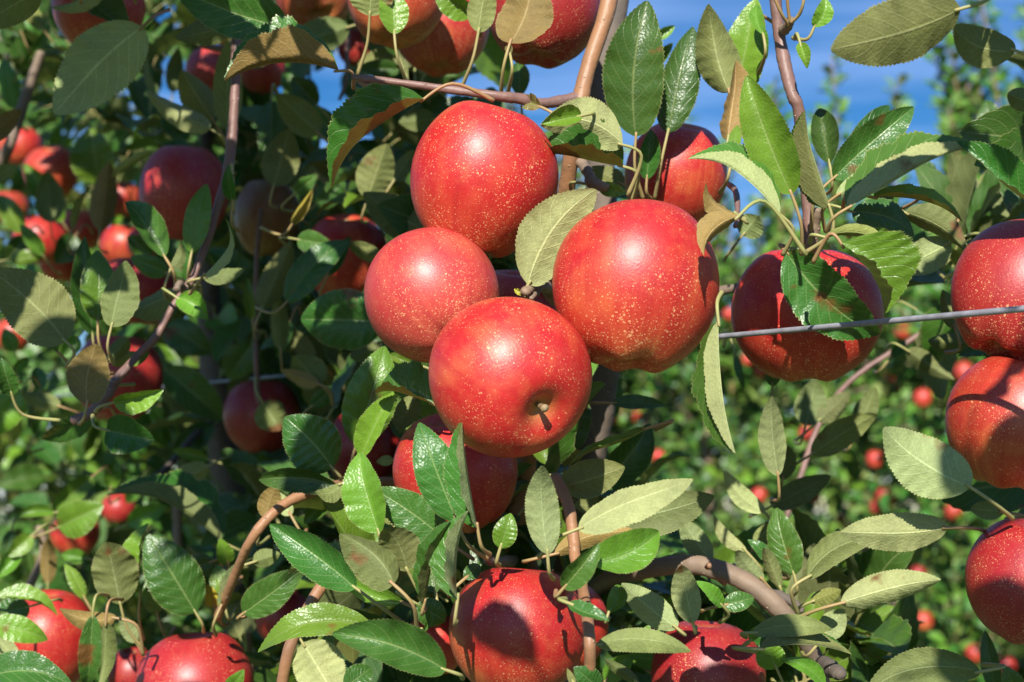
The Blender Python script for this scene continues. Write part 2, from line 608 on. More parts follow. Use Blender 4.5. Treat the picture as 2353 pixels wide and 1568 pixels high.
tk = px_path([(1425, -420, 1.12, 60), (1410, 0, 1.10, 66), (1378, 230, 1.09, 68), (1385, 560, 1.08, 72), (1380, 860, 1.08, 82),
              (1345, 1110, 1.09, 88), (1300, 1568, 1.10, 96)])
gx, gy = tk[-1][0].x, tk[-1][0].y
MAIN = tree_root(gx, gy, 'nearest apple tree, pale brown branches, trunk half hidden behind the central apple cluster')
LEFT = tree_root(P(520, 1500, 1.78).x, P(520, 1500, 1.78).y, 'shaded apple tree with dark upright trunk, standing left behind the nearest tree')
FAR1 = tree_root(-0.96, 2.84, 'dense apple tree at left edge, behind the shaded tree with the dark trunk')
FAR2 = tree_root(-1.36, 3.53, 'last tree of near row, mostly hidden behind leaves and fruit at left')


def trunk(root, path, mat, seed):
    base = (Vector((root.location.x, root.location.y, -0.05)), path[-1][1] * 1.5)
    v, f = tube_geo(spline(list(path) + [(Vector((root.location.x, root.location.y, 0.6)), path[-1][1] * 1.15), base], 8), 16, 0.07, seed)
    return mesh_obj('trunk', v, f, mat, root, Vector((root.location.x, root.location.y, 0)))


trunk(MAIN, tk, BARK_TRUNK, 3)
trunk(LEFT, px_path([(470, 300, 1.80, 34), (480, 700, 1.80, 55), (505, 950, 1.79, 74), (535, 1230, 1.78, 84), (540, 1568, 1.78, 92)]), BARK_TRUNK, 4)
for rt, sd in ((FAR1, 5), (FAR2, 6)):
    b = Vector(rt.location)
    trunk(rt, [(b + Vector((0.05, 0, 2.9)), 0.010), (b + Vector((-0.03, 0.02, 2.0)), 0.018), (b + Vector((0.02, -0.02, 1.2)), 0.024)], BARK_TRUNK, sd)


def branch(root, pts, mat, name='branch', knob=0.05, seed=0, sides=12):
    return tube(name, px_path(pts), mat, root, 8, sides, knob, seed)


# main tree: the branches one can follow in the photograph
branch(MAIN, [(1402, -160, 0.97, 40), (1400, 0, 0.955, 40), (1350, 160, 0.945, 38), (1328, 260, 0.94, 40), (1308, 390, 0.95, 40), (1285, 560, 0.98, 40),
              (1262, 680, 1.0, 40), (1240, 820, 1.02, 42), (1225, 1000, 1.04, 44), (1200, 1110, 1.05, 52), (1185, 1230, 1.06, 58), (1250, 1420, 1.09, 62)], BARK_YOUNG, seed=1, knob=0.05)
branch(MAIN, [(1325, 225, 0.94, 30), (1290, 232, 0.935, 25), (1245, 238, 0.93, 24), (1200, 228, 0.925, 26), (1150, 222, 0.92, 23), (1080, 212, 0.92, 20), (1000, 202, 0.92, 18),
              (900, 188, 0.92, 17), (840, 182, 0.92, 18), (812, 178, 0.925, 14)], BARK_DARK, seed=2, knob=0.07)
branch(MAIN, [(812, 176, 0.925, 13), (840, 196, 0.92, 10), (870, 190, 0.92, 10)], BARK_YOUNG, 'spur', seed=9)
branch(MAIN, [(1335, 372, 0.945, 26), (1350, 395, 0.935, 26), (1362, 420, 0.925, 26), (1395, 432, 0.92, 22)], BARK_GREY, 'spur', 0.16, 3)
branch(MAIN, [(1268, 668, 0.97, 34), (1244, 656, 0.91, 32), (1218, 664, 0.875, 27), (1206, 672, 0.862, 18)], BARK_GREY, 'spur', 0.16, 4)
branch(MAIN, [(1240, 660, 0.90, 20), (1228, 676, 0.875, 17), (1220, 686, 0.865, 12)], BARK_GREY, 'spur', 0.16, 5)
branch(MAIN, [(1275, 1098, 0.885, 24), (1292, 1128, 0.88, 28), (1308, 1170, 0.875, 29), (1318, 1240, 0.87, 27), (1322, 1285, 0.865, 26), (1338, 1350, 0.84, 27),
              (1352, 1440, 0.78, 28), (1356, 1520, 0.775, 28), (1352, 1640, 0.80, 28)], BARK_YOUNG, seed=6, knob=0.045)
branch(MAIN, [(1340, 1110, 1.08, 40), (1300, 1105, 0.95, 30), (1275, 1098, 0.885, 24)], BARK_GREY, seed=7)
branch(MAIN, [(1330, 1400, 1.08, 46), (1400, 1330, 1.03, 42), (1480, 1310, 0.98, 42), (1560, 1298, 0.95, 44), (1620, 1302, 0.94, 46), (1700, 1330, 0.93, 46), (1770, 1380, 0.92, 46),
              (1825, 1440, 0.92, 44), (1870, 1510, 0.93, 42), (1900, 1620, 0.95, 40)], BARK_GREY, seed=8, knob=0.05)
branch(MAIN, [(1626, 1304, 0.92, 13), (1630, 1300, 0.905, 12)], BARK_YOUNG, 'spur', 0.2, 10)
branch(MAIN, [(1760, 1360, 0.93, 22), (1810, 1378, 0.92, 24), (1838, 1398, 0.915, 18), (1842, 1405, 0.91, 10)], BARK_TRUNK, 'spur', 0.16, 11)
branch(MAIN, [(1880, 1520, 0.93, 40), (1915, 1540, 0.9, 36), (1935, 1552, 0.89, 26)], BARK_TRUNK, 'spur', 0.14, 12)
branch(MAIN, [(1770, -160, 0.93, 26), (1782, 0, 0.93, 28), (1792, 90, 0.93, 28), (1806, 160, 0.925, 30), (1822, 220, 0.92, 30), (1836, 258, 0.92, 26), (1850, 400, 0.93, 28), (1862, 560, 0.93, 30)], BARK_DARK, seed=13, knob=0.06)
branch(MAIN, [(1800, 70, 0.925, 24), (1812, 58, 0.915, 22), (1818, 44, 0.91, 18)], BARK_GREY, 'spur', 0.15, 14)
for q_ in ([(1812, 58, .912, 9), (1795, 30, .905, 8), (1768, -30, .90, 9)], [(1815, 50, .91, 8), (1810, 10, .905, 8), (1808, -40, .90, 9)],
           [(1818, 52, .91, 9), (1836, 34, .905, 8), (1846, 5, .90, 8), (1848, -40, .90, 9)]):
    tube('spur', px_path(q_), PETIOLE_R, MAIN, 6, 8, 0.06, 3)
branch(MAIN, [(1700, 660, 1.02, 20), (1780, 600, 0.97, 24), (1850, 592, 0.93, 30), (1866, 560, 0.92, 30), (1872, 515, 0.915, 26), (1880, 480, 0.91, 16)], BARK_GREY, 'spur', 0.12, 15)
branch(MAIN, [(1385, 720, 1.08, 30), (1540, 690, 1.05, 24), (1700, 660, 1.02, 20)], BARK_GREY, seed=16)
branch(MAIN, [(1668, 420, 0.97, 12), (1690, 440, 0.95, 14), (1695, 490, 0.92, 12), (1690, 520, 0.9, 12)], BARK_DARK, 'spur', 0.1, 17)
branch(MAIN, [(2353, 660, 1.4, 15), (2200, 720, 1.4, 14), (2080, 790, 1.4, 13), (1950, 880, 1.4, 13), (1880, 980, 1.4, 14), (1835, 1110, 1.38, 14), (1790, 1230, 1.36, 15), (1700, 1420, 1.3, 18), (1420, 1560, 1.16, 24)], BARK_DARK, seed=18)
branch(MAIN, [(2700, 1560, 1.05, 40), (2520, 1420, 0.98, 34), (2450, 1200, 0.93, 32), (2440, 840, 0.92, 28), (2452, 480, 0.92, 26), (2500, 100, 0.95, 22)], BARK_GREY, seed=40)
# hanging branch at left
branch(MAIN, [(560, -120, 1.12, 24), (545, 60, 1.10, 22), (541, 200, 1.09, 22), (534, 300, 1.085, 24), (524, 390, 1.08, 23), (503, 465, 1.07, 20), (475, 555, 1.065, 20), (450, 625, 1.06, 18),
              (425, 668, 1.055, 20), (400, 700, 1.05, 17), (358, 775, 1.045, 18), (318, 815, 1.04, 18), (272, 868, 1.035, 22), (240, 915, 1.03, 26), (205, 952, 1.03, 24), (165, 968, 1.03, 20)], BARK_DARK, seed=19, knob=0.08)
branch(MAIN, [(318, 815, 1.04, 16), (290, 850, 1.03, 14), (262, 880, 1.025, 10)], BARK_DARK, 'spur', 0.1, 20)
branch(MAIN, [(425, 668, 1.055, 20), (412, 655, 1.04, 20), (405, 668, 1.035, 14)], BARK_GREY, 'spur', 0.15, 21)
# arching shoots at lower left
branch(MAIN, [(1200, 1130, 1.05, 26), (950, 1110, 1.04, 24), (800, 1112, 1.02, 24), (730, 1128, 1.0, 25), (665, 1152, 0.99, 25), (615, 1192, 0.98, 24), (575, 1245, 0.98, 23), (545, 1310, 1.0, 22), (500, 1420, 1.04, 20)], BARK_YOUNG, seed=22)
branch(MAIN, [(1290, 1330, 1.08, 30), (1000, 1290, 1.0, 26), (830, 1295, 0.95, 26), (760, 1325, 0.93, 27), (715, 1385, 0.92, 27), (680, 1450, 0.92, 27), (655, 1530, 0.92, 27), (640, 1650, 0.93, 26)], BARK_YOUNG, seed=23)
branch(MAIN, [(1180, 1290, 1.04, 30), (1130, 1290, 0.90, 24), (1118, 1286, 0.87, 16)], BARK_GREY, 'spur', 0.15, 24)
branch(MAIN, [(960, 1400, 1.0, 22), (975, 1420, 0.88, 22), (985, 1418, 0.855, 16)], BARK_GREY, 'spur', 0.15, 25)
# left tree
branch(LEFT, [(600, 480, 1.45, 10), (590, 600, 1.45, 12), (588, 760, 1.45, 13), (592, 900, 1.45, 14), (598, 930, 1.45, 10)], BARK_DARK, seed=30)
branch(LEFT, [(95, 120, 1.6, 20), (70, 190, 1.6, 24), (40, 280, 1.6, 26), (10, 360, 1.6, 26), (-60, 480, 1.65, 28)], BARK_GREY, seed=31)
branch(LEFT, [(520, 950, 1.78, 22), (450, 1000, 1.7, 18), (380, 1080, 1.6, 16), (340, 1100, 1.55, 12)], BARK_TRUNK, seed=32)
branch(LEFT, [(405, 1120, 1.6, 20), (408, 1200, 1.6, 22), (412, 1280, 1.6, 22), (450, 1400, 1.65, 24)], BARK_GREY, seed=33)
branch(LEFT, [(90, 1210, 1.5, 20), (100, 1270, 1.5, 20), (55, 1380, 1.48, 20), (40, 1440, 1.48, 18)], BARK_GREY, seed=34)
branch(LEFT, [(575, 1410, 1.3, 12), (572, 1480, 1.3, 14), (580, 1600, 1.3, 16)], BARK_DARK, seed=35)
branch(LEFT, [(430, 85, 1.35, 14), (470, 105, 1.35, 16), (530, 110, 1.35, 18), (545, 60, 1.3, 18)], BARK_DARK, seed=36)
branch(LEFT, [(780, 230, 1.5, 9), (795, 180, 1.5, 9), (800, 60, 1.5, 10)], BARK_DARK, seed=37)
branch(LEFT, [(500, 800, 1.78, 30), (640, 700, 1.6, 20), (740, 620, 1.5, 14)], BARK_TRUNK, seed=38)

# ------------------------------------------------------------------ apples
def apple_unit(seed, seg=56, rings=40, lobes=0.03):
    rr = random.Random(seed)
    ph = [rr.uniform(0, 6.28) for _ in range(6)]
    h = rr.uniform(0.88, 0.97)
    taper = rr.uniform(0.03, 0.10)
    verts, uvs, faces = [], [], []
    for i in range(rings + 1):
        th = math.pi * i / rings
        rho = 1 - 0.27 * math.exp(-(th / 0.25) ** 2) - 0.30 * math.exp(-((math.pi - th) / 0.26) ** 2)
        for j in range(seg):
            a = 2 * math.pi * j / seg
            low = 0.018 * math.sin(a + ph[0]) + 0.013 * math.sin(2 * a + ph[1] + th) + 0.006 * math.sin(3 * a + ph[2] - th * 2)
            wob = math.sin(th) ** 1.0 * low
            r = rho * (1 + wob)
            k = (1 - math.cos(th)) / 2
            lat = r * math.sin(th) ** 0.93 * (1 - taper * k * k) ** 1.0
            lob = lobes * math.cos(5 * a + ph[3]) * math.exp(-((math.pi - th - 0.45) / 0.28) ** 2)
            shoulder = 0.035 * math.cos(a + ph[4]) * math.exp(-((th - 0.6) / 0.4) ** 2)
            z = r * math.cos(th) / 0.86 * h - lob + shoulder
            verts.append((lat * math.cos(a), lat * math.sin(a), z))
            uvs.append((j / seg, i / rings))
    lm = max(math.hypot(v[0], v[1]) for v in verts)
    z0, z1 = min(v[2] for v in verts), max(v[2] for v in verts)
    verts = [(v[0] / lm, v[1] / lm, (v[2] - (z0 + z1) / 2) / ((z1 - z0) / 2)) for v in verts]
    for i in range(rings):
        for j in range(seg):
            j2 = (j + 1) % seg
            if i == 0:
                faces.append((j, (i + 1) * seg + j, (i + 1) * seg + j2))
            elif i == rings - 1:
                faces.append((i * seg + j, (i + 1) * seg + j, i * seg + j2))
            else:
                faces.append((i * seg + j, (i + 1) * seg + j, (i + 1) * seg + j2, i * seg + j2))
    return verts, faces, uvs


def unit_mesh(name, v, f, mat, uvs=None):
    me = bpy.data.meshes.new(name)
    me.from_pydata([tuple(p) for p in v], [], f)
    me.materials.append(mat)
    if uvs is not None:
        ul = me.uv_layers.new(name='UVMap')
        li = np.empty(len(me.loops), dtype=np.int32)
        me.loops.foreach_get('vertex_index', li)
        ul.data.foreach_set('uv', np.asarray(uvs, dtype=np.float32)[li].ravel())
    me.polygons.foreach_set('use_smooth', np.ones(len(me.polygons), dtype=bool))
    me.update()
    return me


def calyx_unit():
    v, f = [], []
    for k in range(5):
        a = k * 1.2566
        for (r, w, z) in ((0.02, 0.035, -0.60), (0.075, 0.030, -0.66), (0.10, 0.022, -0.735), (0.075, 0.006, -0.80)):
            for s in (-1, 1):
                v.append((r * math.cos(a) - s * w * math.sin(a), r * math.sin(a) + s * w * math.cos(a), z))
        b = k * 8
        for i in range(3):
            f.append((b + 2 * i, b + 2 * i + 1, b + 2 * i + 3, b + 2 * i + 2))
    return v, f


def stem_unit(short=False):
    e = 1.06 if short else 0.88
    pts = [(Vector((0, 0, 0.60)), 0.035), (Vector((0.01, 0, 0.76)), 0.030), (Vector((0.05, 0.02, 0.5 * (0.76 + e))), 0.032), (Vector((0.10, 0.05, e)), 0.05)]
    return tube_geo(spline(pts, 4), 8, 0.1, 2)


APPLE_MESH = {}
for key, mat in (('r', AP_RED), ('p', AP_PINK), ('c', AP_CRIMSON), ('s', AP_STREAK), ('d', AP_DULL)):
    APPLE_MESH[key] = [unit_mesh('apple', *apple_unit(sd, 64, 44)[:2], mat, apple_unit(sd, 64, 44)[2]) for sd in (1, 2, 3)]
FAR_MESH = [unit_mesh('apple', *apple_unit(sd, 18, 14)[:2], mt_, apple_unit(sd, 18, 14)[2]) for sd, mt_ in ((4, AP_FAR), (5, AP_STREAK), (6, AP_CRIMSON), (7, AP_FAR))]
CALYX_MESH = unit_mesh('calyx', *calyx_unit(), CALYX)
STEM_MESH = unit_mesh('stem', *stem_unit(), STEM)
STUB_MESH = unit_mesh('stem', *stem_unit(True), STEM)
FAR_STEM = unit_mesh('stem', *tube_geo([(Vector((0, 0, .6)), .04), (Vector((.05, 0, 1.4)), .04)], 5, 0, 1, False), STEM)
APPLES = []          # (x, y, r, d) in the photograph, kept clear of the leaves scattered in front


def apple(x, y, r, d, label, axis=(0, 1, 0.15), kind='r', ry=None, var=0, spin=0, stem='long', group=None):
    rad = r * d / FPX
    o = link(bpy.data.objects.new('apple', APPLE_MESH[kind][var % 3]))
    ax = camvec(axis)
    q = Vector((0, 0, 1)).rotation_difference(ax) @ Quaternion((0, 0, 1), R(spin))
    o.rotation_mode = 'QUATERNION'
    o.rotation_quaternion = q
    k = (0.94 if ry is None else ry / r) * 0.985
    o.scale = (rad * 1.035, rad * 1.035, rad * k * 0.97)
    o.location = P(x, y, d)
    tag(o, label, 'apple', group)
    link(bpy.data.objects.new('calyx', CALYX_MESH), o)
    if stem:
        link(bpy.data.objects.new('stem', STUB_MESH if stem == 'stub' else STEM_MESH), o)
    APPLES.append((x, y, r, d))
    return o


# central cluster
apple(1110, 414, 169, 0.90, 'large glossy red apple at the top of the central cluster, below the horizontal twig', (0.22, 0.96, 0.05), 'r', 176, 0, 20)
apple(996, 678, 155, 0.885, 'rose red speckled apple on the left side of the central cluster', (-0.45, 0.75, -0.5), 'p', 152, 1, 70)
apple(1169, 866, 184, 0.825, 'lowest apple of the central cluster, its stalk cavity with short stalk facing forward', (0.46, -0.45, 0.76), 'r', 181, 2, 130, 'stub')
apple(1462, 660, 191, 0.850, 'biggest red apple, right in the central cluster with its eye showing at the bottom', (0.10, 0.97, -0.22), 'r', 198, 0, 200)
apple(1553, 405, 114, 1.015, 'red apple half hidden behind the biggest apple, under two upright leaves', (0.2, 0.95, 0.2), 'r', 126, 1, 10)
apple(1178, 735, 120, 1.02, 'small red apple glimpsed in the gap between the central cluster apples', (0, 1, 0.2), 'r', 118, 2, 80)
apple(1046, 1086, 142, 0.95, 'red apple below the central cluster, behind two upright pointed leaves', (-0.2, 0.95, 0.2), 'r', 138, 0, 300)
# right side
apple(1853, 722, 168, 0.965, 'red apple with a large dark leaf lying over it, crossed by the wire', (-0.05, 0.99, 0.08), 'r', 158, 1, 160)
apple(2346, 670, 152, 0.855, 'deep red apple at right edge, upper one of the touching pair, eye at lower left', (0.45, 0.86, -0.22), 'c', 168, 2, 250)
apple(2342, 974, 166, 0.845, 'orange red streaked apple hanging directly under another at the right edge', (0.15, 0.98, 0.1), 's', 155, 0, 40)
apple(2372, 1338, 146, 0.83, 'dark crimson apple in half shade low at the right edge', (0.1, 0.99, 0.12), 'c', 142, 1, 95)
apple(1626, 1560, 131, 0.95, 'shiny red apple at the bottom edge below the arching grey branch', (0.0, 1, -0.06), 'c', 134, 2, 20)
apple(1188, 1448, 156, 0.86, 'big deep red apple under the lower leaf rosette, patched with leaf shade', (0.1, 1, -0.05), 'r', 150, 1, 220)
apple(1286, 1440, 110, 0.97, 'red apple mostly hidden behind the thin upright shoot and a bigger apple', (0.1, 1, 0.1), 'r', 112, 0, 15)
# top edge
apple(1250, 22, 132, 1.02, 'dark red apple at the top edge, left of the orange brown branch', (0.1, 0.95, -0.2), 'c', 130, 2, 180)
apple(912, -6, 114, 1.13, 'orange red apple cut by the top edge, leaning over a shaded apple', (0.1, 0.95, -0.2), 's', 114, 0, 100)
apple(1014, 60, 108, 1.22, 'red apple with shaded left side, tucked under another at the top edge', (0.0, 0.97, -0.2), 'r', 112, 1, 330)
apple(722, -14, 90, 1.40, 'orange red apple at the top edge with its dark eye facing down', (-0.15, 0.75, -0.62), 's', 90, 2, 60)
apple(820, 110, 45, 1.75, 'small shaded red apple behind the top left twig', (0, 1, 0), 'c', 44, 0, 0)
# left side, hanging further back
apple(228, 16, 103, 1.30, 'red apple in the top left corner, partly covered by a dark leaf', (0, 1, 0), 'r', 104, 1, 140)
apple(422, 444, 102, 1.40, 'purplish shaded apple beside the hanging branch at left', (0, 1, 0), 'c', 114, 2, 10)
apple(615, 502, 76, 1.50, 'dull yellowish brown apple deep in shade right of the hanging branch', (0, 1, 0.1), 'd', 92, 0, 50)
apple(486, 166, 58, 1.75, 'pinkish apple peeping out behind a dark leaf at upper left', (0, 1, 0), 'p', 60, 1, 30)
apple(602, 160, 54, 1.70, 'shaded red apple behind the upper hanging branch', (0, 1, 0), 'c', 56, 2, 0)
apple(46, 336, 48, 2.45, 'bright red apple by the pinkish shoot at the left edge', (0, 1, 0.1), 'r', 46, 0, 0)
apple(118, 396, 60, 2.20, 'orange red apple at left, glossy and half covered by a round leaf', (0, 0.9, 0.3), 's', 60, 1, 0)
apple(282, 458, 42, 2.40, 'small bright red apple between leaves left of the purplish apple', (0, 1, 0), 'r', 42, 2, 0)
apple(92, 552, 62, 2.25, 'bright red apple at left, sunlit between crossing leaves', (0, 1, 0), 'r', 56, 0, 0)
apple(186, 528, 57, 2.30, 'sunlit red apple at left, next above the leaf pair with yellow tips', (0, 1, 0), 'r', 48, 1, 0)
apple(286, 566, 56, 2.10, 'bright red apple just above the shaded crimson one at left', (0, 1, 0), 'r', 52, 2, 0)
apple(142, 598, 54, 2.35, 'sunlit red apple at left, lowest of the bright group above the blue green leaf pair', (0, 1, 0), 'r', 52, 2, 0)
apple(340, 560, 46, 2.0, 'red apple glimpsed left of the lower end of the purplish apple', (0, 1, 0), 'r', 46, 1, 0)
apple(22, 478, 42, 2.60, 'little orange red apple touching the left edge among leaves', (0, 1, 0), 's', 40, 0, 0)
apple(30, 770, 40, 2.50, 'small orange apple low at the left edge behind the big olive leaf', (0, 1, 0), 's', 40, 1, 0)
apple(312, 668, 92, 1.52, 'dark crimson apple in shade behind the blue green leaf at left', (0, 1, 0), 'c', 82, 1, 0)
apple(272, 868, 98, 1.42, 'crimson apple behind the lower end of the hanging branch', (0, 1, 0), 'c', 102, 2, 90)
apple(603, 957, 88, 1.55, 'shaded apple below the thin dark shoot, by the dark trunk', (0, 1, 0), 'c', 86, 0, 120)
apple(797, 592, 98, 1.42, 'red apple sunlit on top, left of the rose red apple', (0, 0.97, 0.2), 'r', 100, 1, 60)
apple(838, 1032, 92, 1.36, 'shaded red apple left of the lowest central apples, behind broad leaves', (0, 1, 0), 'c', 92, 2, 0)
apple(172, 1226, 56, 2.10, 'red apple with a curved leaf shadow at lower left', (0, 1, 0), 'r', 52, 0, 0)
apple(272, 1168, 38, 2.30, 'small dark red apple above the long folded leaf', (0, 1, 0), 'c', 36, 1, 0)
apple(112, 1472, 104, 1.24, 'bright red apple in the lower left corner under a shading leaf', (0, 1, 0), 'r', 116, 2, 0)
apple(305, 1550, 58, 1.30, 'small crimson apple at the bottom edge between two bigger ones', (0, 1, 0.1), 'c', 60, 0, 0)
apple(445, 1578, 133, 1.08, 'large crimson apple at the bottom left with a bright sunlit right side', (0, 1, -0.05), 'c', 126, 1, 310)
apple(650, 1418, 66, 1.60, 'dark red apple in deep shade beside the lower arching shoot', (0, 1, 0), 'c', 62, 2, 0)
apple(1000, 1480, 70, 1.05, 'red apple mostly covered by the big apple at the bottom centre', (0, 1, 0), 'r', 70, 0, 0)

# ------------------------------------------------------------------ trellis wire
wire_pts = []
for x in (-300, 0, 300, 600, 900, 1176, 1400, 1640, 1900, 2140, 2353, 2700, 3000, 3600, 4500):
    d = row_depth(x)
    y = 775 - (x - 1640) * 0.0912 if x >= 1640 else 775 + (1640 - x) * 0.090
    wire_pts.append((P(x, y, d), 0.00172))
wire = tube('trellis_wire', wire_pts, WIRE, None, 4, 8)
tag(wire, 'grey steel trellis wire running across behind the cluster and in front of the right apples', 'wire')

# ------------------------------------------------------------------ leaves one can follow in the photograph
# read from twelve enlarged views of the photograph: base x, y, tip x, y, blade width, distance; then side, roll, fold ...
SC = 0.3329
_off = [0, 0]
N_LEAF = {}
LEAF_LIST = []


def K(c, r):
    _off[0], _off[1] = 640 * c * 0.9191, 568 * r * 0.9191


def L(bx, by, tx, ty, w, d, m='g', side='u', r=0, f=21, b=0.0, c=0.06, n=None, dt=0.0, tw=0, cup=0, wave=0.06, lop=0.0):
    ox, oy = _off
    bX, bY, tX, tY = ox + bx * SC, oy + by * SC, ox + tx * SC, oy + ty * SC
    ww = w * SC
    seed = len(LEAF_LIST) * 7 + 3
    rr = random.Random(seed)
    B, T = P(bX, bY, d), P(tX, tY, d + dt + rr.uniform(-0.012, 0.012))
    mid = (B + T) / 2
    cdir = (CAM_POS - mid).normalized()
    u = (T - B).normalized()
    nn = (cdir - u * cdir.dot(u)).normalized()
    lat = nn.cross(u)
    if side == 'l':
        nn = -nn
    nn = Quaternion(u, R(r + rr.uniform(-6, 6))) @ nn
    hw = ww * 0.5 * d / FPX
    hw /= max(0.45, math.cos(R(f)))
    tree = LEFT if (d >= 1.22 and bX < 1000) else MAIN
    rows = 60 if d < 1.25 else 30
    cup = cup + (rr.uniform(-28, 24) if f < 30 else 0)
    f = f + rr.uniform(-6, 11) if f < 25 else f
    v, fc, uv = blade_geo(B, T, nn, hw, f, lat, b, c if side == 'u' else c * 0.8, tw or rr.uniform(-22, 22), rows, 4, 0.03, seed, wave, cup, lop)
    o = mesh_obj('leaf', v, fc, LM[m], tree, B, uv)
    if n is None:
        lp = rr.uniform(0.008, 0.016)
        N = B - u * lp + FWD * rr.uniform(0.028, 0.045) - UP * 0.006
    else:
        N = P(ox + n[0] * SC, oy + n[1] * SC, d + (n[2] if len(n) > 2 else 0.015))
    ln = (B - N).length
    M = B - u * (ln * 0.45)
    M = M.lerp((B + N) / 2, 0.25)
    B2 = B + u * 0.003
    pv, pf = tube_geo(spline([(N, 0.0014), (M, 0.00095), (B2, 0.00085)], 6), 7, 0.05, seed)
    mesh_obj('petiole', pv, pf, PETIOLE_R if rr.random() < 0.4 else PETIOLE_G, o, B)
    LEAF_LIST.append((tree, o))


# --- top left view
K(0, 0)
L(985, 185, 390, 803, 470, 1.05, 'p', 'l', r=14, f=10, b=-0.06, n=(1165, 70))
L(280, -70, -170, 190, 260, .90, 'l', 'l', f=10)
L(720, -70, 368, 72, 150, 1.10, 'p', 'l', r=30)
L(545, -30, 892, 238, 260, 1.18, 'g', 'u', r=-35, f=38)
L(1985, 195, 1200, -90, 350, .96, 'g', 'u', r=12, b=.04, n=(2172, 330))
L(1602, 190, 1222, 262, 200, 1.05, 'g', 'l', f=12, n=(1640, 200))
L(2340, 490, 1545, 575, 270, .925, 'o', 'u', r=104, f=72, lop=.2, b=-.08, n=(2440, 610), c=.04)
L(1450, 890, 1028, 660, 190, 1.20, 'p', 'l', r=20, n=(1560, 1000))
L(1470, 830, 1250, 490, 270, 1.25, 'l', 'l')
L(1570, 900, 1570, 280, 190, 1.22, 'l', 'l')
L(700, 1275, 622, 882, 310, 1.60, 'y', 'u', f=28, r=-15)
L(690, 1600, 755, 1115, 220, 1.50, 'o', 'l', f=20)
L(760, 1230, 1075, 1030, 90, 1.50, 'y', 'l', r=30)
L(860, 1040, 1195, 970, 80, 1.60, 'y', 'u', r=40, b=.12)
L(920, 1010, 1160, 690, 180, 1.70, 'y', 'u')
L(435, 1540, 170, 1130, 190, 1.80, 'y', 'u')
L(350, 1540, 330, 1195, 190, 1.70, 'l', 'l')
L(150, 1610, -10, 1340, 150, 1.70, 'y', 'u')
L(500, 1590, 600, 1285, 80, 1.40, 'y', 'l', r=40)
L(140, 490, 352, 165, 90, 1.70, 'y', 'u', r=20)
L(100, 755, 20, 400, 140, 1.70, 'y', 'u')
L(-110, 980, 145, 755, 140, 1.20, 'o', 'l')
L(-90, 1240, 112, 1140, 100, 1.20, 'l', 'l')
L(1605, 1385, 1575, 1143, 120, 1.06, 'p', 'u', r=-10, f=25, n=(1600, 1130), c=.1)
L(1612, 1370, 1640, 1190, 60, 1.065, 'n', 'l', b=.3, c=.2)
L(1140, 1778, 870, 1367, 260, 1.05, 'g', 'u', r=10, n=(1215, 2000))
L(1322, 1748, 1422, 1258, 170, 1.05, 'y', 'u', r=-15, f=22, n=(1300, 1950))
L(300, 205, 90, -70, 120, 1.6, 'y', 'l')
L(150, 230, 80, 50, 90, 1.6)
L(450, 225, 375, -50, 200, 1.6)
L(60, 640, -60, 400, 150, 1.9, 'y')
L(880, 900, 760, 1050, 110, 1.9, 'g')
L(1190, 640, 1230, 330, 130, 1.7, 'l', 'l')
L(1100, 350, 1190, 150, 120, 1.7, 'g')
L(1330, 1100, 1230, 850, 150, 1.8, 'y', 'l')
L(1560, 950, 1420, 900, 130, 1.8, 'p', 'l')
# --- left, middle height
K(0, 1)
L(1400, 340, 1640, -20, 120, 1.0, 'p', 'u', r=100, f=36, n=(1310, 460), dt=-.02)
L(1405, 350, 1690, 296, 120, 1.04, 'l', 'l', r=-30)
L(1240, 440, 858, 594, 240, 1.12, 'g', 'l', r=20)
L(1225, 490, 1436, 632, 190, 1.03, 'y', 'u', f=25, b=.12)
L(1175, 295, 1248, 100, 80, 1.05, 'l', 'l', b=-.15)
L(455, 790, -70, 300, 430, .98, 'l', 'l', r=8, b=-.05, n=(470, 945))
L(400, 865, 0, 510, 150, 1.01, 'y', 'u', r=20, b=-.08, n=(460, 965))
L(640, 745, 585, 68, 230, 1.08, 'g', 'u', r=-12, n=(660, 830))
L(675, 650, 680, 143, 230, 1.03, 'y', 'u', r=8, n=(742, 930))
L(768, 690, 890, 240, 280, .98, 'l', 'l', r=-25, f=22, b=.05, n=(785, 945))
L(600, 1225, 680, 808, 300, .95, 'o', 'l', r=-18, f=22, b=.1, n=(548, 1358))
L(785, 1212, 1124, 1130, 170, .98, 'y', 'u', r=25, f=35, n=(660, 1275))
L(735, 1402, 1058, 1470, 290, .985, 'l', 'u', f=22, wave=.12, n=(640, 1300))
L(915, 955, 1032, 858, 70, 1.05, 'y', 'u')
L(750, 925, 890, 762, 140, 1.06, 'g', 'l')
L(760, 930, 940, 862, 120, 1.07, 'y', 'l')
L(82, 1160, 10, 915, 150, 1.0, 'g', 'u', n=(412, 1335))
L(420, 1240, 150, 1150, 130, 1.3, 'l', 'l')
L(150, 1120, -50, 1440, 210, 1.4, 'y', 'u')
L(640, 1285, 285, 1465, 190, 1.1, 'g', 'u', r=-30)
L(1140, 680, 1455, 865, 230, 1.5, 'g', 'u')
L(1130, 980, 1555, 1335, 270, 1.6, 'g', 'u')
L(1748, 800, 1565, 1055, 210, 1.5, 'g', 'u')
L(1740, 645, 1705, 350, 80, 1.4, 'y', 'u')
L(1050, 205, 878, 65, 170, 1.3, 'g', 'u')
L(1160, 320, 900, 205, 140, 1.25, 'g', 'u')
L(70, 225, 295, 198, 100, 1.6, 'y', 'u')
L(180, 60, 40, 240, 150, 1.7, 'g', 'u')
L(520, 60, 380, 250, 190, 1.7, 'g', 'u')
L(300, 200, 140, -20, 100, 1.6, 'y', 'u')
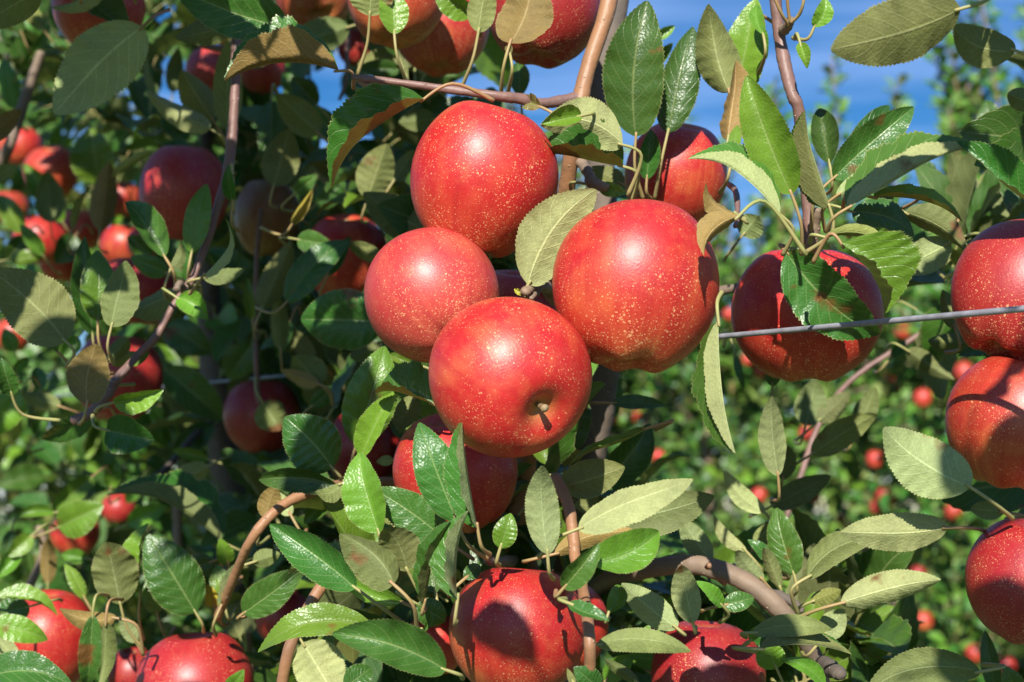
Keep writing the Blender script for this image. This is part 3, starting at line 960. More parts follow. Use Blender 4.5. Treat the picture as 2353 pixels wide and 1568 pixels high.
L(540, 760, 420, 900, 130, 1.3, 'y', 'u')
L(90, 990, 200, 900, 100, 1.4, 'y', 'u')
L(280, 1130, 250, 960, 110, 1.5, 'g', 'u')
L(1120, 1350, 1040, 1230, 110, 1.8, 'y')
L(1200, 1500, 1160, 1340, 150, 1.8, 'y')
L(1340, 1560, 1380, 1340, 150, 1.85, 'y')
L(240, 1440, 330, 1270, 120, 1.5, 'g', 'u')
L(100, 860, 30, 700, 110, 1.6, 'y', 'u')
# --- top centre left
K(1, 0)
L(785, 112, 800, -190, 300, .95, 'l', 'l', r=-15, f=20, n=(698, 520))
L(955, 238, 930, -80, 210, .95, 'y', 'u', r=10, f=22, n=(1040, 570))
L(1492, 112, 1220, -90, 200, .97, 'y', 'u', r=-15, n=(1545, 250))
L(1535, 225, 1600, -150, 190, .95, 'l', 'l', r=15, n=(1412, 620))
L(1752, 300, 1900, -190, 370, .93, 'o', 'l', r=-18, f=24, b=-.06, n=(1690, 660))
L(1755, 380, 1740, 310, 60, .93, 'n', 'u', n=(1740, 640))
L(1160, 682, 460, 1225, 330, .90, 'o', 'u', r=44, f=56, b=-.03, c=.03, n=(1640, 695), tw=8)
L(440, 930, 140, 650, 210, 1.28, 'l', 'l')
L(110, 690, 95, 1220, 180, 1.32, 'g', 'u')
L(120, 1290, 230, 890, 240, 1.30, 'l', 'l')
L(565, 965, 365, 730, 180, 1.4, 'g', 'u')
L(430, 1190, 400, 915, 80, 1.5, 'y', 'u')
L(770, 1375, 905, 995, 250, 1.22, 'l', 'l', r=10)
L(950, 1250, 1085, 1045, 140, 1.26, 'l', 'l')
L(1190, 1610, 742, 1345, 280, 1.15, 'l', 'l', r=15)
L(400, 1425, 615, 1262, 160, 1.4, 'g', 'u')
L(255, 1540, 390, 1305, 180, 1.2, 'Y', 'u', f=35, n=(30, 1570), cup=40)
L(270, 1335, 410, 1215, 110, 1.25, 'g', 'u')
L(1235, 825, 990, 845, 150, 1.3, 'l', 'l')
L(645, 185, 170, 330, 230, 1.32, 'g', 'l')
L(965, 400, 710, 450, 160, 1.35, 'l', 'l')
L(1000, 480, 710, 465, 120, 1.3, 'g', 'u')
L(425, 725, 245, 535, 170, 1.35, 'g', 'u')
L(1080, 580, 880, 470, 130, 1.4, 'g', 'u')
L(300, 620, 180, 500, 130, 1.5, 'y', 'u')
L(80, 260, -20, 480, 150, 1.5, 'g', 'l')
L(620, 1290, 590, 1450, 80, 1.7, 'y')
L(1200, 600, 1050, 520, 110, 1.4, 'g', 'u')
# --- top centre
K(2, 0)
L(855, 948, 938, -5, 450, .95, 'g', 'u', r=8, f=14, b=.06, n=(905, 1375), c=.03)
L(1075, 918, 1245, 175, 300, .965, 'g', 'u', r=-12, f=12, n=(985, 1375), c=.03)
L(1500, 640, 1375, 50, 400, .94, 'l', 'l', r=-10, f=14, b=.06, n=(1500, 830))
L(1490, 965, 1568, 438, 330, .92, 'o', 'l', r=-28, f=26, b=.04, n=(1492, 1040))
L(1545, 700, 1690, -10, 300, 1.0, 'y', 'u', r=-10, n=(1545, 830))
L(950, 255, 1125, 180, 105, 1.1, 'y', 'u', r=20)
L(980, 440, 1105, 300, 110, 1.12, 'y', 'u')
L(765, 1000, 192, 858, 300, .89, 'p', 'l', r=-8, f=26, b=-.16, n=(800, 1350))
L(765, 1150, 180, 1017, 300, .90, 'o', 'u', r=48, f=58, b=.04, n=(830, 1385), c=.03)
L(480, 800, 205, 855, 190, .88, 'y', 'u', r=10, n=(560, 780))
L(110, 1968, 576, 1305, 400, .868, 'p', 'l', r=14, f=18, b=.09, n=(78, 2010), c=.03)
L(1850, 1482, 1256, 1030, 235, .84, 'p', 'u', r=138, f=80, lop=.36, b=-.05, n=(1870, 1760), c=.03)
L(1565, 1490, 1308, 1765, 210, .80, 'o', 'l', r=-30, f=26, b=-.12, n=(2030, 1760))
L(1563, 1490, 1316, 1280, 150, .802, 'o', 'l', r=40, f=26, b=.10, n=(1600, 1510))
L(1520, 1085, 1560, 865, 90, .9, 'y', 'u')
L(770, 1275, 555, 1155, 140, 1.0, 'l', 'l')
L(600, 1290, 795, 1335, 100, .93, 'y', 'u', wave=.15)
L(930, 1240, 958, 890, 200, .97, 'g', 'u', n=(970, 1380))
L(60, 660, 40, 415, 160, 1.1, 'g', 'u')
L(200, 740, 88, 690, 120, .92, 'n', 'u', f=40, wave=.2)
L(1735, 240, 1695, 35, 100, .93, 'y', 'u', f=40, b=.1)
L(480, 1500, 560, 1380, 90, .98, 'y', 'u')
# --- top right
K(3, 0)
L(165, 1345, -148, 518, 390, .86, 'y', 'u', r=-6, f=14, b=.02, n=(232, 1760), c=.02)
L(425, 1130, 350, 735, 270, .95, 'g', 'u', f=20)
L(430, 1442, 228, 772, 210, .87, 'l', 'u', r=-134, f=78, lop=-.3, b=-.04, n=(260, 1745))
L(450, 1232, 1022, 733, 290, .90, 'g', 'u', r=6, f=24, b=.02, n=(300, 1600), c=.03)
L(540, 1105, 848, 700, 160, .95, 'g', 'u', n=(450, 1240))
L(545, 1440, 1405, 944, 270, .84, 'p', 'u', r=-138, f=80, lop=-.36, b=-.02, n=(410, 1640), c=.03)
L(470, 1355, 765, 1148, 140, .88, 'p', 'l', n=(400, 1600))
L(1900, 1450, 1338, 948, 270, .82, 'l', 'u', r=46, f=52, b=.10, c=.05)
L(720, 1362, 1352, 1518, 150, .86, 'y', 'u', r=-66, f=44, b=.03)
L(580, 1462, 1015, 1625, 240, .90, 'g', 'u', r=-20, f=24, b=.08)
L(940, 1465, 1372, 1712, 240, .92, 'l', 'l', r=20, b=.05)
L(1262, 1678, 892, 1870, 230, .93, 'p', 'l', n=(1500, 1625))
L(1332, 62, 403, 318, 470, .75, 'l', 'l', r=-16, f=12, b=.07, n=(1570, -60))
L(1712, 352, 1272, 180, 265, .78, 'l', 'l', r=10, b=.12, n=(1810, 390))
L(1860, 730, 1652, 645, 170, .8, 'g', 'l')
L(1560, 1010, 1510, 690, 180, 1.3, 'g', 'u')
L(1450, 1480, 1255, 1060, 190, 1.3, 'g', 'l')
L(1470, 1510, 1560, 1145, 200, 1.3, 'l', 'l')
L(1640, 1610, 1700, 1275, 240, 1.2, 'g', 'l')
L(318, 190, 395, -20, 130, .90, 'y', 'u', f=30, b=-.12, n=(172, 262))
L(222, 297, 270, 468, 90, .90, 'y', 'u', f=48, n=(185, 268))
L(-60, 180, -10, 400, 110, .95, 'y', 'u', n=(60, 170))
L(900, 1350, 740, 1340, 150, .93, 'g', 'u', f=30)
# --- right, middle height
K(3, 1)
L(385, 68, 892, 216, 120, .83, 'y', 'l', r=30, f=22, b=.16, n=(290, 105))
L(640, 60, 925, 190, 200, .865, 'y', 'u', r=-10, n=(560, 60))
L(505, 112, 805, 605, 430, .82, 'y', 'u', r=-46, f=54, b=.10, n=(310, 245), c=.03)
L(125, 170, 775, 770, 450, .895, 'g', 'u', r=14, f=20, b=-.05, n=(235, 195), c=.04, wave=.1)
L(260, 190, 120, 150, 60, .9, 'p', 'l')
L(70, 1720, 20, 1162, 190, .95, 'p', 'l', r=20, f=22)
L(260, 1370, 330, 1055, 210, 1.2, 'g', 'l')
L(345, 1340, 565, 1135, 140, 1.2, 'g', 'l')
L(620, 1400, 745, 1105, 160, 1.2, 'l', 'l')
L(300, 1570, 745, 1285, 190, 1.1, 'l', 'l', r=15)
L(960, 850, 1270, 1050, 170, 1.2, 'g', 'l')
L(1490, 800, 1085, 790, 160, .99, 'l', 'l')
L(1295, 700, 1203, 433, 140, .93, 'l', 'l')
L(1250, 60, 1100, 300, 120, 1.1, 'g', 'u')
L(30, 1100, 40, 900, 110, 1.05, 'g', 'u')
L(1010, 560, 1150, 640, 100, 1.3, 'g', 'u')
L(850, 900, 950, 780, 90, 1.3, 'g', 'u')
# --- centre
K(2, 1)
L(1425, 645, 1536, 1565, 215, .80, 'p', 'u', r=130, f=76, lop=.42, b=-.02, n=(1448, 450), c=.02)
L(690, 1215, 1062, 1232, 110, 1.0, 'g', 'u', r=-20)
L(935, 1388, 360, 1570, 130, .90, 'y', 'u', r=72, f=34, b=.12)
L(660, 1760, 965, 1362, 320, 1.0, 'g', 'u', r=10)
L(80, 470, 15, 425, 50, .88, 'Y', 'u', wave=.3)
L(1540, 880, 1600, 1120, 60, 1.2, 'g', 'u')
L(1590, 60, 1700, -80, 200, 1.05, 'g', 'l')
# --- centre left
K(1, 1)
L(210, 522, 640, 75, 220, 1.15, 'g', 'u', r=-20, b=.05, n=(0, 555))
L(500, 335, 655, 65, 130, 1.18, 'g', 'u')
L(880, 655, 300, 640, 400, 1.1, 'g', 'u', r=-8, b=-.02)
L(285, 85, 525, 125, 150, 1.2, 'g', 'u')
L(885, 232, 630, 105, 120, 1.2, 'l', 'l')
L(40, 565, 245, 90, 240, 1.3, 'l', 'l')
L(170, 855, 150, 470, 140, 1.35, 'l', 'l')
L(405, 905, 175, 685, 120, 1.4, 'l', 'l')
L(450, 1092, 260, 890, 250, 1.25, 'l', 'l', n=(530, 1225))
L(435, 1085, 165, 985, 100, 1.24, 'o', 'l', n=(530, 1230))
L(692, 1500, 890, 822, 350, .96, 'y', 'u', r=6, f=14)
L(725, 1590, 958, 1125, 190, .93, 'y', 'u', r=-30, f=34)
L(530, 1665, 198, 1310, 370, .95, 'g', 'u', r=-8, b=-.05, n=(585, 1740))
L(45, 1210, 170, 1405, 290, 1.3, 'l', 'l', n=(0, 1040))
L(1232, 1225, 820, 1100, 280, .90, 'o', 'u', r=46, f=56, n=(1300, 1240), c=.03)
L(1110, 1170, 965, 1405, 160, 1.0, 'l', 'l')
L(1100, 945, 905, 880, 90, 1.0, 'y', 'u')
L(380, 1240, 555, 1095, 110, 1.3, 'g', 'u')
L(600, 1000, 590, 850, 60, 1.3, 'l', 'l')
L(1385, 2030, 1118, 1356, 310, .82, 'g', 'u', r=-10, f=16, n=(1600, 2290), c=.03)
L(1530, 2080, 1426, 1333, 240, .80, 'p', 'u', r=-68, f=46, n=(1615, 2260), c=.02)
L(1340, 1400, 1200, 1330, 60, 1.05, 'g', 'u')
L(240, 640, 140, 900, 100, 1.4, 'g', 'u')
L(870, 830, 640, 900, 130, 1.2, 'l', 'l')
# --- bottom left
K(0, 2)
L(1532, 605, 762, 230, 220, 1.18, 'l', 'u', r=110, f=74, lop=.4, b=-.03)
L(1442, 80, 1122, 252, 170, 1.3, 'l', 'l')
L(642, 150, 358, 395, 170, 1.5, 'y', 'u')
L(400, 505, 712, 352, 240, 1.35, 'y', 'u', f=20, n=(222, 575))
L(380, 402, 103, 432, 100, 1.4, 'y', 'u', b=-.1)
L(880, 482, 1155, 360, 160, 1.6, 'y', 'u')
L(765, 230, 800, 30, 140, 1.6, 'y', 'u')
L(712, 115, 525, 38, 80, 1.6, 'y', 'u')
L(832, 1040, 735, 600, 350, 1.05, 'l', 'l', r=-8, f=16, wave=.12, n=(1000, 1352))
L(800, 1130, 418, 1070, 190, 1.02, 'o', 'l', r=10, f=24, b=.1, n=(988, 1385))
L(730, 1160, 700, 1610, 150, 1.0, 'l', 'l', r=20, f=22)
L(1352, 1095, 1018, 556, 350, 1.05, 'g', 'u', r=8, n=(1405, 1225))
L(966, 960, 1008, 478, 220, 1.08, 'y', 'u', f=46, r=-50, n=(990, 1280))
L(1085, 1105, 1015, 870, 120, 1.12, 'y', 'u')
L(1470, 738, 1312, 795, 150, 1.1, 'g', 'u', n=(1530, 772))
L(1575, 755, 1520, 585, 120, 1.1, 'y', 'u')
L(1518, 1065, 1694, 695, 110, 1.02, 'p', 'u', r=-110, f=36, n=(1490, 1250))
L(1540, 985, 1500, 765, 140, 1.08, 'y', 'u')
L(1480, 1045, 1425, 895, 110, 1.08, 'Y', 'u', f=40, wave=.25)
L(-30, 990, 402, 1067, 170, 1.1, 'y', 'u', r=-50, f=40)
L(205, 1050, -70, 1125, 180, 1.12, 'g', 'u')
L(-70, 1165, 332, 1268, 180, 1.06, 'y', 'u', r=-15)
L(-50, 1245, 150, 1445, 120, 1.1, 'p', 'l')
L(-160, 1570, 495, 1585, 280, .95, 'g', 'u', r=-20, b=.1)
L(640, 1110, 600, 1630, 160, 1.02, 'g', 'u')
L(1575, 1630, 1675, 1498, 110, .98, 'y', 'u')
L(585, 995, 450, 755, 100, 1.2, 'y', 'u', r=20)
L(220, 560, 55, 705, 140, 1.3, 'y', 'u')
L(150, 660, -20, 850, 160, 1.3, 'y', 'u')
L(330, 905, 330, 570, 120, 1.4, 'o', 'l')
L(600, 720, 425, 690, 110, 1.4, 'y', 'u')
L(1445, 40, 1190, -30, 110, 1.4, 'y', 'u')
L(80, 520, 20, 760, 90, 1.4, 'g', 'u')
L(1600, 400, 1250, 330, 220, 1.7, 'g', 'u')
L(980, 160, 870, 340, 120, 1.9, 'y', 'u')
L(940, 1300, 830, 1120, 110, 1.15, 'p', 'l')
L(1300, 640, 1180, 520, 100, 1.6, 'g', 'u')
L(220, 840, 190, 640, 90, 1.5, 'g', 'u')
# --- bottom centre left
K(1, 2)
L(568, 222, 0, 195, 220, .95, 'g', 'u', r=-18, b=-.10, n=(640, 150))
L(850, 545, 690, -15, 310, .86, 'y', 'u', r=-22, f=30, n=(880, 640), c=.03)
L(600, 200, 410, 258, 130, .9, 'l', 'l', r=30, b=.15)
L(1320, 600, 803, 235, 280, .88, 'g', 'u', r=4, f=18, b=-.03)
L(692, 927, 88, 483, 350, .85, 'g', 'u', r=-8, f=14, b=-.03, n=(1060, 1200), c=.04)
L(952, 900, 575, 570, 370, .80, 'l', 'l', r=16, f=20, b=-.14, n=(1112, 1205), c=.04)
L(1050, 810, 885, 490, 270, .82, 'l', 'l', r=-12, f=20, b=-.05)
L(1012, 1022, 565, 805, 190, .87, 'y', 'u', r=10, b=.10)
L(1160, 1035, 1306, 453, 210, .80, 'l', 'u', r=-76, f=44, b=-.04, n=(1165, 1060))
L(1392, 1000, 1476, 388, 280, .785, 'p', 'u', r=-66, f=46, b=.02)
L(1685, 650, 1757, 408, 160, .82, 'y', 'u', f=20, n=(1680, 765))
L(1110, 1035, 1320, 1160, 180, .83, 'g', 'u')
L(1150, 1235, 1095, 1030, 60, .83, 'p', 'u', b=-.3, f=40)
L(932, 1182, 533, 1045, 200, .9, 'g', 'u', r=12, b=.14)
L(805, 1190, -5, 1332, 230, .84, 'y', 'u', r=18, f=24, b=-.10, n=(1000, 1190))
L(1312, 1490, 528, 1238, 410, .78, 'g', 'u', r=4, f=18, b=-.06, n=(1425, 1545), c=.04, wave=.1)
L(320, 1300, 560, 1700, 340, .92, 'p', 'l', r=8)
L(610, 1610, 800, 1470, 170, .85, 'g', 'u')
L(945, 38, 832, 52, 70, 1.0, 'p', 'l')
L(-20, 745, 165, 685, 130, 1.05, 'l', 'l')
L(60, 440, 135, 215, 150, 1.0, 'o', 'l')
L(-90, 1100, 315, 800, 230, 1.0, 'g', 'u', n=(90, 1060))
L(1440, 860, 1555, 760, 100, .85, 'g', 'u')
L(1240, 960, 1200, 760, 110, .86, 'g', 'u')
L(940, 480, 800, 330, 80, .98, 'y', 'l')
L(240, 420, 150, 260, 110, 1.05, 'p', 'l')
L(520, 300, 330, 480, 160, 1.1, 'g', 'u')
# --- bottom centre right
K(2, 2)
L(246, 695, 208, 63, 250, .785, 'p', 'l', r=6, f=14, b=.03, n=(285, 862), c=.10)
L(290, 520, 330, 440, 80, .80, 'p', 'l')
L(335, 225, 778, 87, 250, .89, 'l', 'l', r=14, b=-.03)
L(455, 516, 1258, 203, 270, .80, 'p', 'u', r=148, f=26, b=.07, c=.04)
L(690, 455, 1393, 285, 280, .91, 'g', 'l', b=-.04)
L(290, 690, 890, 548, 170, .87, 'o', 'l', b=.10)
L(540, 752, 1028, 515, 330, .79, 'y', 'u', r=-4, f=24, b=-.10, c=.04)
L(355, 925, 598, 625, 220, .78, 'g', 'u', r=10, f=20, n=(305, 945))
L(666, 1092, 740, 888, 130, .82, 'y', 'u', f=36, b=-.1, n=(665, 1130))
L(388, 1028, 668, 1130, 130, .765, 'g', 'u', r=-40, f=30, b=-.10, n=(372, 1000))
L(1142, 1203, 758, 888, 210, .84, 'p', 'l', r=-10, b=.03, n=(1150, 1215))
L(1250, 1170, 1162, 752, 190, .835, 'p', 'l', r=12, f=20, n=(1265, 1195))
L(1080, 1065, 1158, 928, 100, .9, 'y', 'u')
L(1455, 1048, 1285, 878, 110, .87, 'y', 'u', r=30, n=(1435, 1160))
L(1460, 1042, 1675, 990, 130, .875, 'g', 'u')
L(580, 1312, 1240, 1372, 170, .785, 'l', 'l', r=-12, f=18, b=.10, n=(540, 1325))
L(600, 1610, 438, 1478, 160, .78, 'g', 'u', f=24)
L(430, 1590, 380, 1478, 50, .77, 'l', 'l')
L(1372, 742, 1163, 447, 170, .95, 'p', 'l', r=10)
L(1615, 668, 1393, 423, 100, 1.0, 'p', 'l', b=.12)
L(1742, 402, 1463, 113, 130, 1.0, 'p', 'l', b=.10, n=(1755, 475))
L(1735, 872, 1543, 648, 120, .95, 'p', 'l', b=.06)
L(1680, 630, 1790, 470, 110, 1.05, 'l', 'l')
L(1800, 740, 1640, 590, 100, 1.0, 'g', 'u', r=20)
L(875, 1582, 636, 1408, 110, .9, 'l', 'l')
L(640, 1570, 835, 1385, 160, .95, 'y', 'u')
L(900, 1250, 1020, 1215, 100, .95, 'y', 'u')
L(1640, 1290, 1790, 1185, 70, .86, 'y', 'u', b=.1, n=(1630, 1300))
L(1660, 1330, 1800, 1470, 110, .95, 'y', 'u')
L(600, 520, 830, 470, 130, 1.02, 'g', 'u')
L(900, 1000, 640, 1080, 140, 1.1, 'g', 'u')
L(820, 1280, 980, 1160, 120, 1.1, 'g', 'u')
L(1230, 720, 1110, 690, 60, 1.0, 'p', 'l')
L(1020, 720, 1240, 700, 50, 1.0, 'y', 'l')
L(620, 360, 420, 350, 120, 1.0, 'l', 'l')
L(940, 1500, 660, 1360, 130, 1.1, 'g', 'u')
# --- bottom right
K(3, 2)
L(1400, 228, 790, -180, 420, .80, 'p', 'l', r=6, f=12, b=.06, n=(1690, 445), c=.04)
L(1242, 507, 493, 516, 290, .83, 'p', 'l', r=-14, f=14, b=.06, n=(1540, 548), c=.04)
L(270, 850, 775, 577, 200, .86, 'l', 'l', r=16, f=18, b=.12, n=(208, 1105))
L(500, 1030, 1192, 858, 290, .84, 'p', 'l', r=12, f=14, b=.02, n=(210, 1130), c=.04)
L(182, 835, 50, 370, 230, .95, 'g', 'u', r=-20, n=(165, 980))
L(290, 1022, 505, 938, 110, .88, 'y', 'l', n=(212, 1110))
L(90, 935, -30, 635, 140, .95, 'g', 'l')
L(-110, 1232, 448, 1224, 150, .85, 'l', 'l', r=-20, b=.10, n=(-150, 1262))
L(380, 1262, 525, 1070, 170, .9, 'p', 'l')
L(-60, 1345, 577, 1384, 200, .84, 'l', 'u', r=-138, f=80, lop=-.36, b=.03, n=(-85, 1362, .04))
L(395, 1610, 98, 1418, 130, .86, 'y', 'u', r=20, b=-.1)
L(1470, 1500, 640, 1650, 260, .82, 'l', 'l', r=-14, b=-.10)
L(20, 360, 435, 148, 170, 1.1, 'g', 'l')
L(100, 180, 140, -60, 150, 1.1, 'g', 'l')
L(1570, 1650, 1500, 1215, 130, .95, 'g', 'u')
L(1625, 402, 1388, 372, 120, .92, 'l', 'l')
L(1720, 1640, 1640, 1480, 140, .9, 'g', 'u')
L(60, 1480, -30, 1280, 190, .9, 'y', 'u')

# ------------------------------------------------------------------ leaves scattered through the crowns
def unit_leaf(seed, rows, cols, teeth):
    rr = random.Random(seed)
    B, T = Vector((0.30, 0, 0)), Vector((1.30, 0, rr.uniform(-0.12, 0.05)))
    v, f, uv = blade_geo(B, T, Vector((0, 0, 1)), 0.27 * rr.uniform(0.85, 1.15), rr.uniform(8, 34), Vector((0, 1, 0)), rr.uniform(-.07, .07),
                         rr.uniform(0.0, 0.10), rr.uniform(-25, 25), rows, cols, teeth, seed, 0.08)
    pv, pf = tube_geo([(Vector((0, 0, -0.03)), 0.020), (Vector((0.16, 0, 0.0)), 0.015), (Vector((0.305, 0, 0)), 0.013)], 4 if rows > 8 else 3, 0, 0, False)
    k = len(v)
    verts = [tuple(p) for p in v] + [tuple(p) for p in pv]
    faces = list(f) + [tuple(i + k for i in q) for q in pf]
    uvs = list(uv) + [(0.5, 0.0)] * len(pv)
    midx = [0] * len(f) + [1] * len(pf)
    return verts, faces, uvs, midx


def leaf_meshes(n, rows, cols, teeth, keys, seed0):
    out = []
    for i in range(n):
        g = unit_leaf(seed0 + i, rows, cols, teeth)
        per = {}
        for k in keys:
            me = unit_mesh('leaf', g[0], g[1], LM[k], g[2])
            me.materials.append(PETIOLE_G)
            me.polygons.foreach_set('material_index', np.asarray(g[3], dtype=np.int32))
            per[k] = me
        out.append((g, per))
    return out


NEAR_L = leaf_meshes(8, 20, 2, 0.028, 'gylp', 100)
FAR_L = leaf_meshes(5, 6, 1, 0.0, 'fgyl', 200)


def place_leaf(p, dirv, rr, up=0.8, sunny=0.7):
    x = dirv.normalized()
    z = (Vector((0, 0, 1)) * up + SDIR * sunny + Vector((rr.gauss(0, 1), rr.gauss(0, 1), rr.gauss(0, 1))) * 0.55)
    z = z - x * z.dot(x)
    if z.length < 1e-3:
        z = x.orthogonal()
    z.normalize()
    y = z.cross(x)
    return Matrix((x, y, z)).transposed()


def rosette(out, p, o, rr, k, size, keys, spread=0.9, sunny=0.7):
    for _ in range(k):
        d = o * 0.7 + Vector((rr.gauss(0, 1), rr.gauss(0, 1), rr.gauss(0, 1))) * spread + Vector((0, 0, 0.15))
        m = place_leaf(p, d, rr, 0.8, sunny)
        out.append((p + Vector((rr.gauss(0, .004), rr.gauss(0, .004), rr.gauss(0, .004))), m, size * rr.uniform(0.7, 1.25), rr.choice(keys), rr.randrange(99)))


def plant_leaves(tree, items, meshes, limit, name='foliage'):
    """the leaves that show largest become single parts, the rest one joined part"""
    scored = []
    for it in items:
        x, y, d = project(it[0])
        vis = d > 0.1 and -60 < x < 2413 and -60 < y < 1628
        scored.append((-(it[2] / d) if vis else 1, it))
    scored.sort(key=lambda t: t[0])
    singles = [it for s, it in scored[:limit] if s < 0]
    rest = [it for s, it in scored[len(singles):]]
    base = world_loc(tree)
    for p, m, s, key, v in singles:
        g, per = meshes[v % len(meshes)]
        o = bpy.data.objects.new('leaf', per[key])
        C.objects.link(o)
        o.parent = tree
        o.matrix_local = Matrix.Translation(p - base) @ m.to_4x4() @ Matrix.Scale(s, 4)
    if rest:
        keys = sorted(set(it[3] for it in rest))
        V, F, U, MI = [], [], [], []
        k0 = 0
        mats = [LM[k] for k in keys] + [PETIOLE_G]
        ga = [(np.array(g[0]), g[1], np.array(g[2]), np.array(g[3])) for g, _ in meshes]
        for p, m, s, key, v in rest:
            gv, gf, gu, gm_ = ga[v % len(ga)]
            w = gv @ np.array(m).T * s + np.array(p - base)
            V.append(w)
            F.extend([tuple(i + k0 for i in q) for q in gf])
            U.append(gu)
            MI.append(np.where(gm_ == 0, keys.index(key), len(keys)))
            k0 += len(gv)
        me = bpy.data.meshes.new(name)
        me.from_pydata(np.concatenate(V).tolist(), [], F)
        for mt in mats:
            me.materials.append(mt)
        ul = me.uv_layers.new(name='UVMap')
        li = np.empty(len(me.loops), dtype=np.int32)
        me.loops.foreach_get('vertex_index', li)
        ul.data.foreach_set('uv', np.concatenate(U).astype(np.float32)[li].ravel())
        me.polygons.foreach_set('material_index', np.concatenate(MI).astype(np.int32))
        me.polygons.foreach_set('use_smooth', np.ones(len(me.polygons), dtype=bool))
        me.update()
        o = bpy.data.objects.new(name, me)
        C.objects.link(o)
        o.parent = tree
        o['kind'] = 'stuff'


# openings through which the photograph shows the sky or the far row: no leaves are hung there
GAPS = [(400, 195, 48, 78), (372, 40, 22, 30), (770, 235, 55, 95), (742, 345, 32, 36), (812, 335, 24, 66)]


def in_gap(x, y, g=GAPS):
    return any(((x - a) / rx) ** 2 + ((y - b) / ry) ** 2 < 1 for a, b, rx, ry in g)


def blocks_apple(x, y, d):
    for ax, ay, ar, ad in APPLES:
        if d < ad + 0.05 and (x - ax) ** 2 + (y - ay) ** 2 < (ar * 1.05 + 18 / d) ** 2:
            return True
    return False


rr = random.Random(77)
fill = {id(t): (t, []) for t in (MAIN, LEFT, FAR1, FAR2)}


def nearest_tree(p):
    return min((MAIN, LEFT, FAR1, FAR2), key=lambda t: (Vector((t.location.x, t.location.y)) - Vector((p.x, p.y))).length)


def clear(p, dirv, size):
    for t in (0.0, 0.3, 0.8, 1.3):
        x, y, d = project(p + dirv.normalized() * size * t)
        if in_gap(x, y) or blocks_apple(x, y, d):
            return False
    return True


def hang(n, xr, yr, dfun, keys, ksize=0.068, k=(4, 7), accept=None, spread=0.9, above=False):
    done = 0
    for _ in range(n * 6):
        if done >= n:
            break
        x, y = rr.uniform(*xr), rr.uniform(*yr)
        d = dfun(x, y)
        if accept and not accept(x, y, d):
            continue
        p = P(x, y, d)
        tmp = []
        o = Vector((rr.gauss(0, .5), rr.gauss(0, .5) - 0.5, rr.gauss(0, .5) + 0.3))
        rosette(tmp, p, o, rr, rr.randint(*k), ksize, keys, spread)
        t = nearest_tree(p)
        for it in tmp:
            if above and any(project(it[0] + Vector(it[1].col[0]) * it[2] * q + Vector(it[1].col[1]) * it[2] * w)[1] > -12 for q in (0, .8, 1.3) for w in (-.3, .3)):
                continue
            if clear(it[0], Vector(it[1].col[0]), it[2]):
                fill[id(t)][1].append(it)
        done += 1


# left part of the picture: crowns of the row receding behind the nearest tree
hang(330, (-120, 1000), (-60, 1640), lambda x, y: row_depth(x) * rr.uniform(0.98, 1.30), 'ggyl')
hang(620, (-160, 960), (-80, 1660), lambda x, y: row_depth(x) * rr.uniform(1.2, 1.7), 'ggyl', accept=lambda x, y, d: y > 420 or rr.random() < 0.6)
hang(160, (-200, 520), (850, 1650), lambda x, y: row_depth(x) * rr.uniform(1.5, 2.3), 'ggl')
hang(46, (260, 900), (-60, 430), lambda x, y: rr.uniform(1.6, 2.3), 'ggl')
hang(20, (-60, 420), (-60, 300), lambda x, y: rr.uniform(1.9, 2.6), 'ggl')
hang(16, (840, 1340), (1080, 1420), lambda x, y: rr.uniform(0.97, 1.1), 'ygyl', ksize=0.055)
hang(90, (-250, 340), (900, 1330), lambda x, y: row_depth(x) * rr.uniform(1.25, 1.7), 'ggyl')
hang(14, (2440, 2700), (100, 1500), lambda x, y: rr.uniform(0.92, 1.1), 'ggl')
# lower centre, behind the central cluster
hang(60, (560, 1480), (980, 1640), lambda x, y: rr.uniform(1.12, 1.4), 'ggyl')
hang(26, (820, 1330), (150, 700), lambda x, y: rr.uniform(1.15, 1.5), 'ggl', accept=lambda x, y, d: not (x > 950 and y < 330))
hang(18, (1350, 2000), (1380, 1640), lambda x, y: rr.uniform(1.05, 1.25), 'gyp')
hang(4, (2150, 2420), (480, 640), lambda x, y: rr.uniform(1.15, 1.4), 'ggl')
# the crowns go on above the picture; unseen leaves added to cast shade
hang(20, (-500, 600), (-620, -70), lambda x, y: rr.uniform(0.78, 1.25), 'ggl', k=(5, 8), above=True)
hang(18, (-1300, 600), (-1350, -100), lambda x, y: rr.uniform(0.7, 1.25), 'ggl', k=(5, 8), above=True)
hang(3, (2350, 2850), (-620, -90), lambda x, y: rr.uniform(0.5, 0.8), 'ggl', k=(4, 6), above=True)
hang(50, (-500, 760), (-700, -60), lambda x, y: row_depth(max(x, -100)) * rr.uniform(0.95, 1.4), 'ggl', k=(5, 8), above=True)
